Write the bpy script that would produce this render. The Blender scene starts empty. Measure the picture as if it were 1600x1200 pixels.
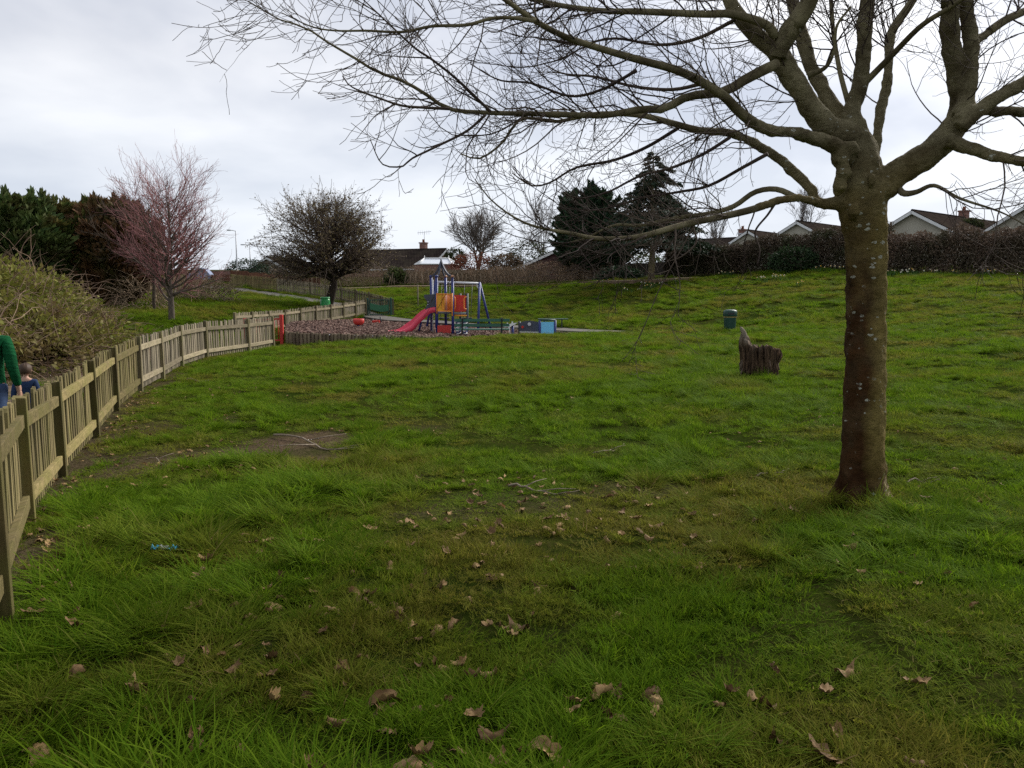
import bpy, bmesh, math, random
import numpy as np
from mathutils import Vector, Matrix, geometry

R = math.radians
rng = np.random.default_rng(7)
random.seed(7)
scene = bpy.context.scene
COL = scene.collection

# ------------------------------------------------------------------ camera
F = 1240.0                                   # focal length in pixels of a 1600 px wide frame
CAMZ = 1.6
PITCH = math.atan(145.0 / F)
cp, sp = math.cos(PITCH), math.sin(PITCH)
cam_data = bpy.data.cameras.new('camera')
cam_data.sensor_width = 36.0
cam_data.lens = F / 1600.0 * 36.0
cam_data.clip_start = 0.05
cam_data.clip_end = 3000.0
cam = bpy.data.objects.new('camera', cam_data)
cam.location = (0, 0, CAMZ)
cam.rotation_euler = (math.pi / 2 - PITCH, 0, 0)
COL.objects.link(cam)
scene.camera = cam

# ------------------------------------------------------------------ sky and sun
SUN_EL, SUN_AZ = R(36), R(46)                # azimuth clockwise from the view direction (+y)
SUN_DIR = Vector((math.sin(SUN_AZ) * math.cos(SUN_EL), math.cos(SUN_AZ) * math.cos(SUN_EL), math.sin(SUN_EL)))
world = bpy.data.worlds.new('World')
scene.world = world
world.use_nodes = True


class NT:
    """small wrapper to write node trees briefly"""
    def __init__(self, tree):
        self.t = tree

    def n(self, typ, props=None, **ins):
        nd = self.t.nodes.new(typ)
        for k, v in (props or {}).items():
            setattr(nd, k, v)
        for k, v in ins.items():
            key = int(k[1:]) if k[0] == 'i' and k[1:].isdigit() else k.replace('_', ' ')
            self.put(nd.inputs[key], v)
        return nd

    def put(self, sock, v):
        if isinstance(v, bpy.types.NodeSocket):
            self.t.links.new(v, sock)
        elif isinstance(v, bpy.types.Node):
            self.t.links.new(v.outputs[0], sock)
        else:
            sock.default_value = v

    def math(self, op, a, b=0.0, clamp=False):
        m = self.n('ShaderNodeMath', {'operation': op, 'use_clamp': clamp}, i0=a, i1=b)
        return m.outputs[0]

    def mix(self, f, a, b, blend='MIX'):
        m = self.n('ShaderNodeMix', {'data_type': 'RGBA', 'blend_type': blend})
        self.put(m.inputs[0], f)
        for s, v in ((m.inputs[6], a), (m.inputs[7], b)):
            if isinstance(v, (tuple, list)) and len(v) == 3:
                v = (*v, 1)
            self.put(s, v)
        return m.outputs[2]

    def noise(self, vec, scale, detail=4.0, rough=0.5, dist=0.0):
        nd = self.n('ShaderNodeTexNoise', None, Scale=scale, Detail=detail, Roughness=rough, Distortion=dist)
        if vec is not None:
            self.put(nd.inputs['Vector'], vec)
        return nd.outputs[0]

    def ramp(self, f, lo, hi, a=0.0, b=1.0):
        m = self.n('ShaderNodeMapRange', {'clamp': True}, i0=f, i1=lo, i2=hi, i3=a, i4=b)
        return m.outputs[0]

    def mapping(self, vec, scale=(1, 1, 1), rot=(0, 0, 0)):
        m = self.n('ShaderNodeMapping', None, Vector=vec, Scale=scale, Rotation=rot)
        return m.outputs[0]


wt = NT(world.node_tree)
world.node_tree.nodes.clear()
sky = wt.n('ShaderNodeTexSky', {'sky_type': 'NISHITA', 'sun_disc': False, 'sun_elevation': SUN_EL,
                                'sun_rotation': SUN_AZ, 'air_density': 1.0, 'dust_density': 2.0})
tc = wt.n('ShaderNodeTexCoord').outputs['Generated']
sx = wt.n('ShaderNodeSeparateXYZ', None, Vector=tc)
zc = wt.math('ADD', wt.math('MAXIMUM', sx.outputs[2], 0.0), 0.22)
uv = wt.n('ShaderNodeCombineXYZ', None, X=wt.math('DIVIDE', sx.outputs[0], zc), Y=wt.math('DIVIDE', sx.outputs[1], zc)).outputs[0]
uv = wt.n('ShaderNodeVectorMath', {'operation': 'ADD'}, i0=uv, i1=(3.1, 1.7, 0.0)).outputs[0]
n1 = wt.noise(uv, 0.62, 5.0, 0.48, 0.35)
n2 = wt.noise(uv, 1.9, 5.0, 0.5, 0.2)
cl = wt.math('ADD', wt.math('MULTIPLY', n1, 0.72), wt.math('MULTIPLY', n2, 0.28))
cf = wt.ramp(cl, 0.44, 0.61)
dot = wt.n('ShaderNodeVectorMath', {'operation': 'DOT_PRODUCT'}, i0=tc, i1=tuple(SUN_DIR)).outputs[1]
glow = wt.math('POWER', wt.math('MAXIMUM', dot, 0.0), 3.0)
lum = wt.math('ADD', 1.0, wt.math('MULTIPLY', glow, 0.42))
cloud = wt.mix(cf, (2.15, 2.32, 2.75), (4.3, 4.32, 4.43))
cloud = wt.mix(1.0, cloud, wt.n('ShaderNodeCombineXYZ', None, X=lum, Y=lum, Z=lum).outputs[0], 'MULTIPLY')
low = wt.ramp(sx.outputs[2], 0.02, 0.26, 0.85, 0.0)       # thin bright stratus towards the horizon
cloud = wt.mix(low, cloud, (3.7, 4.0, 4.45))
cloud = wt.mix(0.05, cloud, sky.outputs[0])
bg = wt.n('ShaderNodeBackground', None, Color=cloud, Strength=0.1)
wt.n('ShaderNodeOutputWorld', None, Surface=bg.outputs[0])

sun_data = bpy.data.lights.new('sun', 'SUN')
sun_data.energy = 2.0
sun_data.angle = R(28)
sun_data.color = (1.0, 0.96, 0.9)
sun = bpy.data.objects.new('sun', sun_data)
sun.rotation_euler = (-SUN_DIR).to_track_quat('-Z', 'Y').to_euler()
sun.location = (20, 10, 30)
COL.objects.link(sun)

scene.view_settings.view_transform = 'Standard'
scene.view_settings.look = 'None'
scene.view_settings.exposure = 1.2
scene.view_settings.gamma = 1.0
scene.view_settings.use_curve_mapping = False
scene.cycles.use_denoising = False
scene.cycles.max_bounces = 5
scene.cycles.transparent_max_bounces = 8


# ------------------------------------------------------------------ placing helpers
def at(px, py, d):
    """the world point at depth d seen at a spot of the photograph (1600 x 1200)"""
    u, v = (px - 800.0) / F, (600.0 - py) / F
    s = d / (cp + v * sp)
    return np.array([u * s, d, CAMZ + (-sp + v * cp) * s])


def vnoise(x, y, seed=0):
    x = np.asarray(x, float); y = np.asarray(y, float)
    xi, yi = np.floor(x).astype(np.int64), np.floor(y).astype(np.int64)
    fx, fy = x - xi, y - yi
    fx, fy = fx * fx * (3 - 2 * fx), fy * fy * (3 - 2 * fy)

    def h(a, b):
        n = (a * 374761393 + b * 668265263 + seed * 974711) & 0x7fffffff
        n = ((n ^ (n >> 13)) * 1274126177) & 0x7fffffff
        return ((n ^ (n >> 16)) & 0xffff) / 65535.0
    return (h(xi, yi) * (1 - fx) + h(xi + 1, yi) * fx) * (1 - fy) + (h(xi, yi + 1) * (1 - fx) + h(xi + 1, yi + 1) * fx) * fy


def fbm(x, y, seed=0, octs=3):
    s, a, t = 0.0, 1.0, 0.0
    for o in range(octs):
        s = s + a * vnoise(np.asarray(x) * 2 ** o, np.asarray(y) * 2 ** o, seed + o)
        t += a; a *= 0.5
    return s / t


# picket fence beside the lawn: post feet (px, py, depth)
FENCE1 = [(4, 966, 3.8), (45, 822, 5.75), (97, 748, 7.7), (150, 684, 9.8), (182, 643, 11.9), (219, 612, 14.1),
          (254, 592, 16.3), (284, 573, 18.6), (323, 560, 20.9), (389, 550, 23.2), (427, 543, 25.0)]
FENCE2 = [(368, 524, 30.0), (395, 521, 31.5), (421, 518, 33.0), (446, 515, 34.4), (470, 511, 35.8), (494, 507, 37.2),
          (517, 503.5, 38.6), (537, 500, 39.9), (556, 496.5, 41.0), (572, 493.5, 42.0)]
FENCE3 = [(614, 493, 43.0), (596, 488, 44.2), (577, 482, 45.5), (556, 477, 46.9), (534, 472, 48.4), (510, 467.5, 50.0),
          (485, 463, 51.8), (459, 459, 53.7), (433, 455.5, 55.7), (408, 452, 57.8), (384, 449.5, 60.0), (362, 447, 62.2)]
PATH = [(300, 446, 66), (345, 450, 61), (390, 455.5, 56.5), (430, 460.5, 53), (470, 466, 50), (510, 473, 47), (550, 483, 44), (585, 494, 41.9), (620, 500, 40.4),
        (670, 504, 39), (760, 509, 37), (860, 514, 35), (910, 518, 33.9), (945, 521, 33.4), (965, 525, 33.0)]
PIT_FRONT = [(447, 538.5, 25.7), (470, 539, 25.6), (509, 537.5, 25.8), (540, 536.6, 26.1), (600, 534, 26.6), (655, 531.7, 27.1), (712, 529, 27.7),
             (770, 526.8, 28.4), (830, 525.6, 29.1), (880, 524.8, 29.9), (925, 524.3, 31.0)]
PIT_BACK = [(934, 523, 32.0), (905, 520.5, 32.9), (860, 518, 33.9), (760, 511.5, 36.0), (670, 506, 38), (610, 501.5, 39.4), (578, 497, 40.8)]
PIT_LEFT = [(572, 494, 41.6), (537, 500, 39.4), (494, 507, 36.8), (458, 513.5, 34.0), (447, 522, 30)]

ctrl = [(0, 2.4, 0), (-2, 2.5, 0), (2.2, 2.4, .03), (0, 0, 0), (-4, 0, 0), (4, 0, .05), (0, -8, 0), (-14, -6, 0), (14, -6, .3),
        (-6.5, 8.5, -.33), (-9, 12, -.2), (-7, 4, -.2), (-9.5, 18, -.15), (-11, 22, 0.0), (-16, 15, .1), (-20, 8, 0.1), (8, 6, .25), (14, 10, .7),
        (60, 10, 3.5), (-60, 20, 1.5), (-60, 80, 4.0), (70, 75, 5.0), (0, 110, 4.5), (-40, 130, 5), (60, 140, 6), (25, 70, 3.6), (0, 80, 3.0)]
for lst in (FENCE1, FENCE2, FENCE3, PATH[:-1], PIT_FRONT):
    ctrl += [tuple(at(*p)) for p in lst]
for p in [(1350, 776, 6.15), (1500, 800, 5.7), (800, 800, 5.8), (400, 800, 5.9), (500, 690, 9.0), (800, 680, 9.3), (1187, 589, 14.2), (1500, 600, 12.6), (800, 600, 13.4), (500, 590, 15.5),
          (1500, 520, 22), (1590, 560, 16), (1200, 520, 27), (1140, 518, 30.5), (800, 553, 20.5), (600, 556, 20.5), (1000, 545, 21.5), (900, 529, 26.5), (1040, 527, 27),
          (1590, 428, 43), (1480, 429, 45), (1300, 420, 50), (1200, 424, 52), (1100, 432, 53), (1017, 438, 52), (900, 441, 58), (750, 447, 61), (650, 446, 62),
          (560, 448, 62), (680, 465, 50), (800, 482, 44), (900, 492, 41), (1000, 478, 43), (1100, 470, 42), (1200, 470, 38), (1350, 470, 35), (1500, 470, 31),
          (263, 500, 30), (242, 487, 34), (300, 500, 30.5), (300, 465, 44), (420, 482, 38), (510, 478, 44), (450, 471, 45), (350, 490, 34), (320, 436, 72), (1000, 505, 36.5), (1100, 508, 34)]:
    ctrl.append(tuple(at(*p)))
ctrl = np.array(ctrl, float)
_c = 1.2
_d = np.sqrt(((ctrl[:, None, :2] - ctrl[None, :, :2]) ** 2).sum(-1) + _c * _c)
_n = len(ctrl)
_A = np.zeros((_n + 1, _n + 1)); _A[:_n, :_n] = _d - 0.25 * np.eye(_n) ; _A[:_n, _n] = 1; _A[_n, :_n] = 1
_w = np.linalg.lstsq(_A, np.append(ctrl[:, 2], 0), rcond=None)[0]


def TZ(x, y):
    x = np.atleast_1d(np.asarray(x, float)); y = np.atleast_1d(np.asarray(y, float))
    out = np.empty_like(x)
    for i in range(0, len(x), 20000):
        s = slice(i, i + 20000)
        r = np.sqrt((x[s, None] - ctrl[None, :, 0]) ** 2 + (y[s, None] - ctrl[None, :, 1]) ** 2 + _c * _c)
        z = r @ _w[:_n] + _w[_n]
        rr = np.hypot(x[s], y[s])
        far = np.clip((rr - 120) / 120, 0, 1)
        z = z * (1 - far) + 5.0 * far
        z = z + 0.05 * (fbm(x[s] * .9, y[s] * .9, 3, 2) - .5) + 0.13 * (fbm(x[s] * .23, y[s] * .23, 9, 2) - .5) * np.clip((rr - 6) / 15, 0, 1)
        out[s] = z
    return out


def tz(x, y):
    return float(TZ([x], [y])[0])


def gp(px, d, dz=0.0):
    """the ground point of a column of the photograph at depth d"""
    x, z = (px - 800) / F * d, 0.0
    for _ in range(4):
        k = (z - CAMZ) / d
        v = (k * cp + sp) / (cp - k * sp)
        x = (px - 800) / F * d / (cp + v * sp)
        z = tz(x, d)
    return np.array([x, d, z + dz])


def xy(p):
    return at(*p)[:2]


PITPOLY = np.array([xy(p) for p in PIT_FRONT + PIT_BACK + PIT_LEFT])
PATHXY = np.array([xy(p) for p in PATH])


def in_poly(x, y, poly):
    x = np.asarray(x); y = np.asarray(y)
    c = np.zeros(x.shape, bool)
    j = len(poly) - 1
    for i in range(len(poly)):
        xi, yi = poly[i]; xj, yj = poly[j]
        t = ((yi > y) != (yj > y)) & (x < (xj - xi) * (y - yi) / (yj - yi + 1e-12) + xi)
        c ^= t
        j = i
    return c


def dist_line(x, y, pts):
    best = np.full(np.shape(x), 1e9)
    for a, b in zip(pts[:-1], pts[1:]):
        ab = b - a
        t = np.clip(((x - a[0]) * ab[0] + (y - a[1]) * ab[1]) / (ab @ ab), 0, 1)
        best = np.minimum(best, np.hypot(x - a[0] - t * ab[0], y - a[1] - t * ab[1]))
    return best


# play surface inside the log edging: its own gently tilted level
_pc = np.array([at(*p) for p in [(450, 516.5, 26), (540, 522.5, 26.4), (655, 525.5, 27.4), (770, 527.5, 28.7), (880, 529, 30), (925, 530, 31),
                                 (600, 501, 39), (500, 508, 36.5), (560, 498, 40.3), (760, 514, 35.8), (860, 524, 33.6), (905, 528, 32.4)]])
_M = np.c_[np.ones(len(_pc)), _pc[:, 0], _pc[:, 1], _pc[:, 0] * _pc[:, 1]]
_pw = np.linalg.lstsq(_M, _pc[:, 2], rcond=None)[0]


def PZ(x, y):
    return _pw[0] + _pw[1] * np.asarray(x) + _pw[2] * np.asarray(y) + _pw[3] * np.asarray(x) * np.asarray(y)


def pp(px, d):
    x = (px - 800) / F * d
    return np.array([x, d, float(PZ(x, d))])


# ------------------------------------------------------------------ mesh helpers
def np_mesh(name, V, faces, smooth=True, mats=(), mat_idx=None):
    """faces: list of int arrays, each [n, k]"""
    me = bpy.data.meshes.new(name)
    V = np.asarray(V, np.float32).reshape(-1, 3)
    faces = [np.asarray(f, np.int32) for f in faces if len(f)]
    me.vertices.add(len(V)); me.vertices.foreach_set('co', V.ravel())
    loops = np.concatenate([f.ravel() for f in faces])
    tot = np.concatenate([np.full(len(f), f.shape[1], np.int32) for f in faces])
    start = np.concatenate([[0], np.cumsum(tot)[:-1]]).astype(np.int32)
    me.loops.add(len(loops)); me.loops.foreach_set('vertex_index', loops)
    me.polygons.add(len(tot)); me.polygons.foreach_set('loop_start', start)
    me.polygons.foreach_set('use_smooth', np.full(len(tot), smooth, bool))
    for m in mats:
        me.materials.append(m)
    if mat_idx is not None:
        me.polygons.foreach_set('material_index', np.asarray(mat_idx, np.int32))
    me.update(calc_edges=True)
    return me


class MB:
    def __init__(self):
        self.v, self.f, self.s = [], [], []

    def add(self, verts, faces, smooth=False):
        o = len(self.v)
        self.v += [tuple(map(float, p)) for p in verts]
        self.f += [tuple(i + o for i in f) for f in faces]
        self.s += [smooth] * len(faces)
        return self

    def box(self, c, size, rot=None, taper=1.0):
        hx, hy, hz = [s / 2 for s in size]
        vs = [Vector((x * hx * (taper if z > 0 else 1), y * hy * (taper if z > 0 else 1), z * hz)) for z in (-1, 1) for x, y in ((-1, -1), (1, -1), (1, 1), (-1, 1))]
        if rot is not None:
            m = rot if isinstance(rot, Matrix) else Matrix.Rotation(rot, 3, 'Z')
            vs = [m @ v for v in vs]
        vs = [v + Vector(c) for v in vs]
        return self.add(vs, [(3, 2, 1, 0), (4, 5, 6, 7), (0, 1, 5, 4), (1, 2, 6, 5), (2, 3, 7, 6), (3, 0, 4, 7)])

    def bar(self, a, b, w, h, up=(0, 0, 1)):
        a, b = Vector(a), Vector(b)
        t = (b - a).normalized(); u = Vector(up)
        s = t.cross(u)
        if s.length < 1e-4:
            s = t.cross(Vector((1, 0, 0)))
        s.normalize(); u = s.cross(t).normalized()
        vs = []
        for p in (a, b):
            for i, j in ((-1, -1), (1, -1), (1, 1), (-1, 1)):
                vs.append(p + s * (i * w / 2) + u * (j * h / 2))
        return self.add(vs, [(0, 1, 2, 3), (7, 6, 5, 4), (0, 4, 5, 1), (1, 5, 6, 2), (2, 6, 7, 3), (3, 7, 4, 0)])

    def tube(self, pts, r, n=8, closed=False):
        pts = [Vector(p) for p in pts]
        rs = r if isinstance(r, (list, tuple, np.ndarray)) else [r] * len(pts)
        vs, fs = [], []
        ref = None
        k = len(pts)
        for i, p in enumerate(pts):
            a = pts[(i - 1) % k] if closed else pts[max(i - 1, 0)]
            b = pts[(i + 1) % k] if closed else pts[min(i + 1, k - 1)]
            t = (b - a).normalized()
            if ref is None:
                ref = t.orthogonal().normalized()
            ref = (ref - t * ref.dot(t)).normalized()
            s = t.cross(ref)
            for j in range(n):
                an = 2 * math.pi * j / n
                vs.append(p + (ref * math.cos(an) + s * math.sin(an)) * rs[i])
        m = k if closed else k - 1
        for i in range(m):
            for j in range(n):
                i2 = (i + 1) % k
                fs.append((i * n + j, i * n + (j + 1) % n, i2 * n + (j + 1) % n, i2 * n + j))
        self.add(vs, fs, True)
        if not closed:
            o = len(self.v) - len(vs)
            self.f += [tuple(o + j for j in reversed(range(n))), tuple(o + (k - 1) * n + j for j in range(n))]
            self.s += [False, False]
        return self

    def lathe(self, prof, n=20, c=(0, 0, 0)):
        """prof: (radius, z) from bottom to top"""
        vs, fs = [], []
        for r, z in prof:
            for j in range(n):
                a = 2 * math.pi * j / n
                vs.append((c[0] + r * math.cos(a), c[1] + r * math.sin(a), c[2] + z))
        for i in range(len(prof) - 1):
            for j in range(n):
                fs.append((i * n + j, i * n + (j + 1) % n, (i + 1) * n + (j + 1) % n, (i + 1) * n + j))
        o = len(self.v)
        self.add(vs, fs, True)
        self.f += [tuple(o + j for j in reversed(range(n))), tuple(o + (len(prof) - 1) * n + j for j in range(n))]
        self.s += [False, False]
        return self

    def prism(self, poly, a, b):
        """poly: list of 2D points (x, z) in the xz plane, extruded from y=a to y=b"""
        k = len(poly)
        vs = [(x, a, z) for x, z in poly] + [(x, b, z) for x, z in poly]
        fs = [tuple(range(k)), tuple(reversed(range(k, 2 * k)))]
        fs += [(i, i + k, (i + 1) % k + k, (i + 1) % k) for i in range(k)]
        return self.add(vs, fs)

    def xform(self, m):
        self.v = [tuple(m @ Vector(p)) for p in self.v]
        return self

    def mesh(self, name, mat, bevel=0.0):
        me = bpy.data.meshes.new(name)
        me.from_pydata(self.v, [], self.f)
        me.polygons.foreach_set('use_smooth', self.s)
        for m in (mat if isinstance(mat, (list, tuple)) else [mat]):
            me.materials.append(m)
        if bevel:
            bm = bmesh.new(); bm.from_mesh(me)
            bmesh.ops.remove_doubles(bm, verts=bm.verts, dist=1e-5)
            es = [e for e in bm.edges if len(e.link_faces) == 2 and e.calc_face_angle(0) > 0.6]
            bmesh.ops.bevel(bm, geom=es, offset=bevel, segments=2, affect='EDGES', profile=0.6, clamp_overlap=True)
            bm.to_mesh(me); bm.free()
        else:
            bm = bmesh.new(); bm.from_mesh(me)
            bmesh.ops.recalc_face_normals(bm, faces=bm.faces)
            bm.to_mesh(me); bm.free()
        me.update()
        return me


def link(name, data, parent=None, loc=(0, 0, 0), rot=(0, 0, 0), scale=None):
    o = bpy.data.objects.new(name, data)
    o.location = loc; o.rotation_euler = rot
    if scale is not None:
        o.scale = scale if hasattr(scale, '__len__') else (scale,) * 3
    if parent is not None:
        o.parent = parent
    COL.objects.link(o)
    return o


def tag(o, label, cat, group=None):
    o['label'] = label; o['category'] = cat
    if group:
        o['group'] = group
    return o


def thing(name, label, cat, loc=(0, 0, 0), rz=0.0, group=None):
    return tag(link(name, None, None, loc, (0, 0, rz)), label, cat, group)


def struct(o):
    o['kind'] = 'structure'
    return o


def stuff(o):
    o['kind'] = 'stuff'
    return o


def tubes_np(groups):
    """groups: list of (P[N,K,3], Rr[N,K], sides) -> V, quads"""
    Vs, Fs, off = [], [], 0
    for P, Rr, n in groups:
        N, K, _ = P.shape
        if N == 0:
            continue
        T = np.gradient(P, axis=1)
        T /= np.linalg.norm(T, axis=2, keepdims=True) + 1e-9
        ref = np.array([0.31, 0.22, 0.92]); ref = np.broadcast_to(ref, T.shape).copy()
        par = np.abs((T * ref).sum(-1)) > 0.97
        m0 = par.any(axis=1)
        ref[m0] = np.array([0.93, -0.3, 0.2])
        A = np.cross(T, ref); A /= np.linalg.norm(A, axis=2, keepdims=True) + 1e-9
        B = np.cross(T, A)
        ang = 2 * np.pi * np.arange(n) / n
        V = P[:, :, None, :] + Rr[:, :, None, None] * (A[:, :, None, :] * np.cos(ang)[None, None, :, None] + B[:, :, None, :] * np.sin(ang)[None, None, :, None])
        idx = np.arange(N * K * n).reshape(N, K, n) + off
        a = idx[:, :-1, :]; b = np.roll(idx, -1, axis=2)[:, :-1, :]; c = np.roll(idx, -1, axis=2)[:, 1:, :]; d = idx[:, 1:, :]
        Fs.append(np.stack([a, b, c, d], -1).reshape(-1, 4))
        Vs.append(V.reshape(-1, 3)); off += N * K * n
    return np.concatenate(Vs), np.concatenate(Fs)


def kids(P, Rr, n, tr, length, ang, K, up=(0.0, 0.0), wob=0.12, rr=0.6, rmax=1.0, tip=0.25, rg=rng, weight=None, outward=None, bias=None):
    """grow n child branches on the branches P[N,K,3]; length: (lo, hi) or a function of (t, pos)"""
    N, KP, _ = P.shape
    L = np.linalg.norm(np.diff(P, axis=1), axis=2).sum(1)
    w = L if weight is None else weight(L)
    i = rg.choice(N, n, p=w / w.sum())
    t = rg.uniform(tr[0], tr[1], n)
    k = np.clip((t * (KP - 1)).astype(int), 0, KP - 2)
    f = t * (KP - 1) - k
    p0 = P[i, k] * (1 - f)[:, None] + P[i, k + 1] * f[:, None]
    T = P[i, k + 1] - P[i, k]; T /= np.linalg.norm(T, axis=1, keepdims=True) + 1e-9
    r0 = Rr[i, k] * (1 - f) + Rr[i, k + 1] * f
    Q = rg.normal(size=(n, 3))
    if outward is not None:
        Q = Q + outward(p0)
    Q -= T * (Q * T).sum(1, keepdims=True); Q /= np.linalg.norm(Q, axis=1, keepdims=True) + 1e-9
    a = rg.uniform(ang[0], ang[1], n)[:, None]
    D = T * np.cos(a) + Q * np.sin(a)
    ln = length(t, p0, rg) if callable(length) else rg.uniform(length[0], length[1], n)
    pts = [p0]; p = p0
    for s in range(K - 1):
        u = up[0] + (up[1] - up[0]) * s / max(K - 2, 1)
        D = D + rg.normal(size=(n, 3)) * wob + np.array([0, 0, u])
        if bias is not None:
            D = D + np.array(bias)
        D /= np.linalg.norm(D, axis=1, keepdims=True)
        p = p + D * (ln / (K - 1))[:, None]
        pts.append(p)
    PP = np.stack(pts, 1)
    rs = np.minimum(r0 * rr, rmax)
    RR = rs[:, None] * np.linspace(1, tip, K)[None, :]
    return PP, RR


def leaf_quads(C, L, W, rg=rng, droop=0.0, D=None):
    """small rhombic leaves at C[N,3]"""
    N = len(C)
    if D is None:
        D = rg.normal(size=(N, 3))
    D = D + np.array([0, 0, -droop])
    D = D / (np.linalg.norm(D, axis=1, keepdims=True) + 1e-9)
    S = rg.normal(size=(N, 3)); S -= D * (S * D).sum(1, keepdims=True); S /= np.linalg.norm(S, axis=1, keepdims=True) + 1e-9
    L = np.broadcast_to(L, (N,))[:, None]; W = np.broadcast_to(W, (N,))[:, None]
    V = np.stack([C, C + D * L * .45 + S * W / 2, C + D * L, C + D * L * .5 - S * W / 2], 1).reshape(-1, 3)
    return V, np.arange(4 * N).reshape(N, 4)


def smooth_line(pts, n):
    """Catmull-Rom through pts, n samples"""
    P = np.asarray(pts, float)
    P = np.vstack([2 * P[0] - P[1], P, 2 * P[-1] - P[-2]])
    seg = np.linalg.norm(np.diff(P[1:-1], axis=0), axis=1); cum = np.r_[0, np.cumsum(seg)]
    out = []
    for s in np.linspace(0, cum[-1], n):
        i = min(np.searchsorted(cum, s, side='right') - 1, len(seg) - 1)
        t = (s - cum[i]) / max(seg[i], 1e-9)
        a, b, c, d = P[i], P[i + 1], P[i + 2], P[i + 3]
        out.append(.5 * (2 * b + (c - a) * t + (2 * a - 5 * b + 4 * c - d) * t * t + (3 * b - a - 3 * c + d) * t ** 3))
    return np.array(out)


# ------------------------------------------------------------------ materials
def material(name, build, rough=0.85, spec=0.25):
    m = bpy.data.materials.new(name)
    m.use_nodes = True
    t = NT(m.node_tree)
    m.node_tree.nodes.clear()
    out = t.n('ShaderNodeOutputMaterial')
    bs = t.n('ShaderNodeBsdfPrincipled', None, Roughness=rough)
    bs.inputs['Specular IOR Level'].default_value = spec
    m.node_tree.links.new(bs.outputs[0], out.inputs[0])
    r = build(t, bs, out)
    if r is not None:
        t.put(bs.inputs['Base Color'], r if not isinstance(r, tuple) else (*r, 1))
    return m


def obj_coord(t):
    return t.n('ShaderNodeTexCoord').outputs['Object']


def bump(t, bs, h, strength=0.4, dist=0.02):
    b = t.n('ShaderNodeBump', None, Strength=strength, Distance=dist, Height=h)
    t.put(bs.inputs['Normal'], b.outputs[0])


def mat_paint(name, col, rough=0.5, wear=0.25, spec=0.4):
    def f(t, bs, out):
        c = obj_coord(t)
        n = t.noise(c, 6.0, 5, .6)
        k = t.ramp(n, .35, .7, 0, wear)
        bump(t, bs, t.noise(c, 30, 3), .1, .004)
        return t.mix(k, col, tuple(x * .55 + .02 for x in col))
    return material(name, f, rough, spec)


def mat_wood(name, base, alt, algae, amount, axis='Z'):
    def f(t, bs, out):
        c = obj_coord(t)
        rnd = t.n('ShaderNodeObjectInfo').outputs['Random']
        sc = {'Z': (26, 26, 1.6), 'X': (1.6, 26, 26), 'Y': (26, 1.6, 26)}[axis]
        sh = t.n('ShaderNodeVectorMath', {'operation': 'ADD'}, i0=c, i1=t.n('ShaderNodeCombineXYZ', None, X=t.math('MULTIPLY', rnd, 37.0), Y=rnd, Z=t.math('MULTIPLY', rnd, 11.0)).outputs[0]).outputs[0]
        g = t.noise(t.mapping(sh, sc), 1.0, 5, .65)
        a = t.noise(sh, 3.0, 4, .6)
        col = t.mix(t.ramp(g, .36, .62), base, alt)
        col = t.mix(t.math('MULTIPLY', t.ramp(a, .38, .62), amount), col, algae)
        v = t.math('ADD', .62, t.math('MULTIPLY', rnd, .72))
        col = t.mix(1.0, col, t.n('ShaderNodeCombineXYZ', None, X=v, Y=v, Z=v).outputs[0], 'MULTIPLY')
        kn = t.noise(t.mapping(sh, tuple(q * .35 + 2 for q in sc)), 1.0, 3, .5)
        col = t.mix(t.ramp(kn, .60, .72, 0, .6), col, tuple(q * .35 for q in base))
        bump(t, bs, g, .8, .008)
        return col
    return material(name, f, .9, .15)


def mat_leaf(name, a, b, c=None, transl=0.3, rough=.7, scale=.8):
    def f(t, bs, out):
        isl = t.n('ShaderNodeNewGeometry').outputs['Random Per Island']
        n = t.noise(obj_coord(t), scale, 3, .6)
        col = t.mix(isl, a, b)
        if c is not None:
            col = t.mix(t.ramp(n, .45, .62), col, c)
        tr = t.n('ShaderNodeBsdfTranslucent', None, Color=col)
        mx = t.n('ShaderNodeMixShader', None, Fac=transl)
        t.put(mx.inputs[1], bs.outputs[0]); t.put(mx.inputs[2], tr.outputs[0])
        t.t.links.new(mx.outputs[0], out.inputs[0])
        return col
    return material(name, f, rough, .2)


def mat_bark(name, a, b, scale=14, isl=False):
    def f(t, bs, out):
        c = obj_coord(t)
        n = t.noise(t.mapping(c, (1, 1, .35)), scale, 5, .65)
        bump(t, bs, n, .6, .02)
        col = t.mix(t.ramp(n, .3, .7), a, b)
        if isl:
            r = t.n('ShaderNodeNewGeometry').outputs['Random Per Island']
            v = t.math('ADD', .6, t.math('MULTIPLY', r, .8))
            col = t.mix(1.0, col, t.n('ShaderNodeCombineXYZ', None, X=v, Y=v, Z=v).outputs[0], 'MULTIPLY')
        return col
    return material(name, f, .9, .15)


def _ground(t, bs, out):
    c = obj_coord(t)
    big = t.noise(c, .35, 4, .6)
    mid = t.noise(c, 2.2, 5, .65)
    fine = t.noise(c, 22, 4, .7)
    col = t.mix(t.ramp(big, .38, .62), (.020, .036, .004), (.036, .040, .008))
    col = t.mix(t.ramp(mid, .45, .7, 0, .7), col, (.016, .028, .004))
    col = t.mix(t.ramp(fine, .5, .75, 0, .8), col, (.055, .042, .018))
    at_ = t.n('ShaderNodeAttribute', {'attribute_name': 'bare'}).outputs['Fac']
    soil = t.mix(t.ramp(fine, .35, .65), (.050, .033, .022), (.12, .085, .055))
    col = t.mix(t.math('MULTIPLY', at_, t.ramp(mid, .2, .55, .6, 1.0)), col, soil)
    bump(t, bs, fine, .8, .05)
    return col


M_ground = material('lawn soil and grass', _ground, 1.0, .0)


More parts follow.
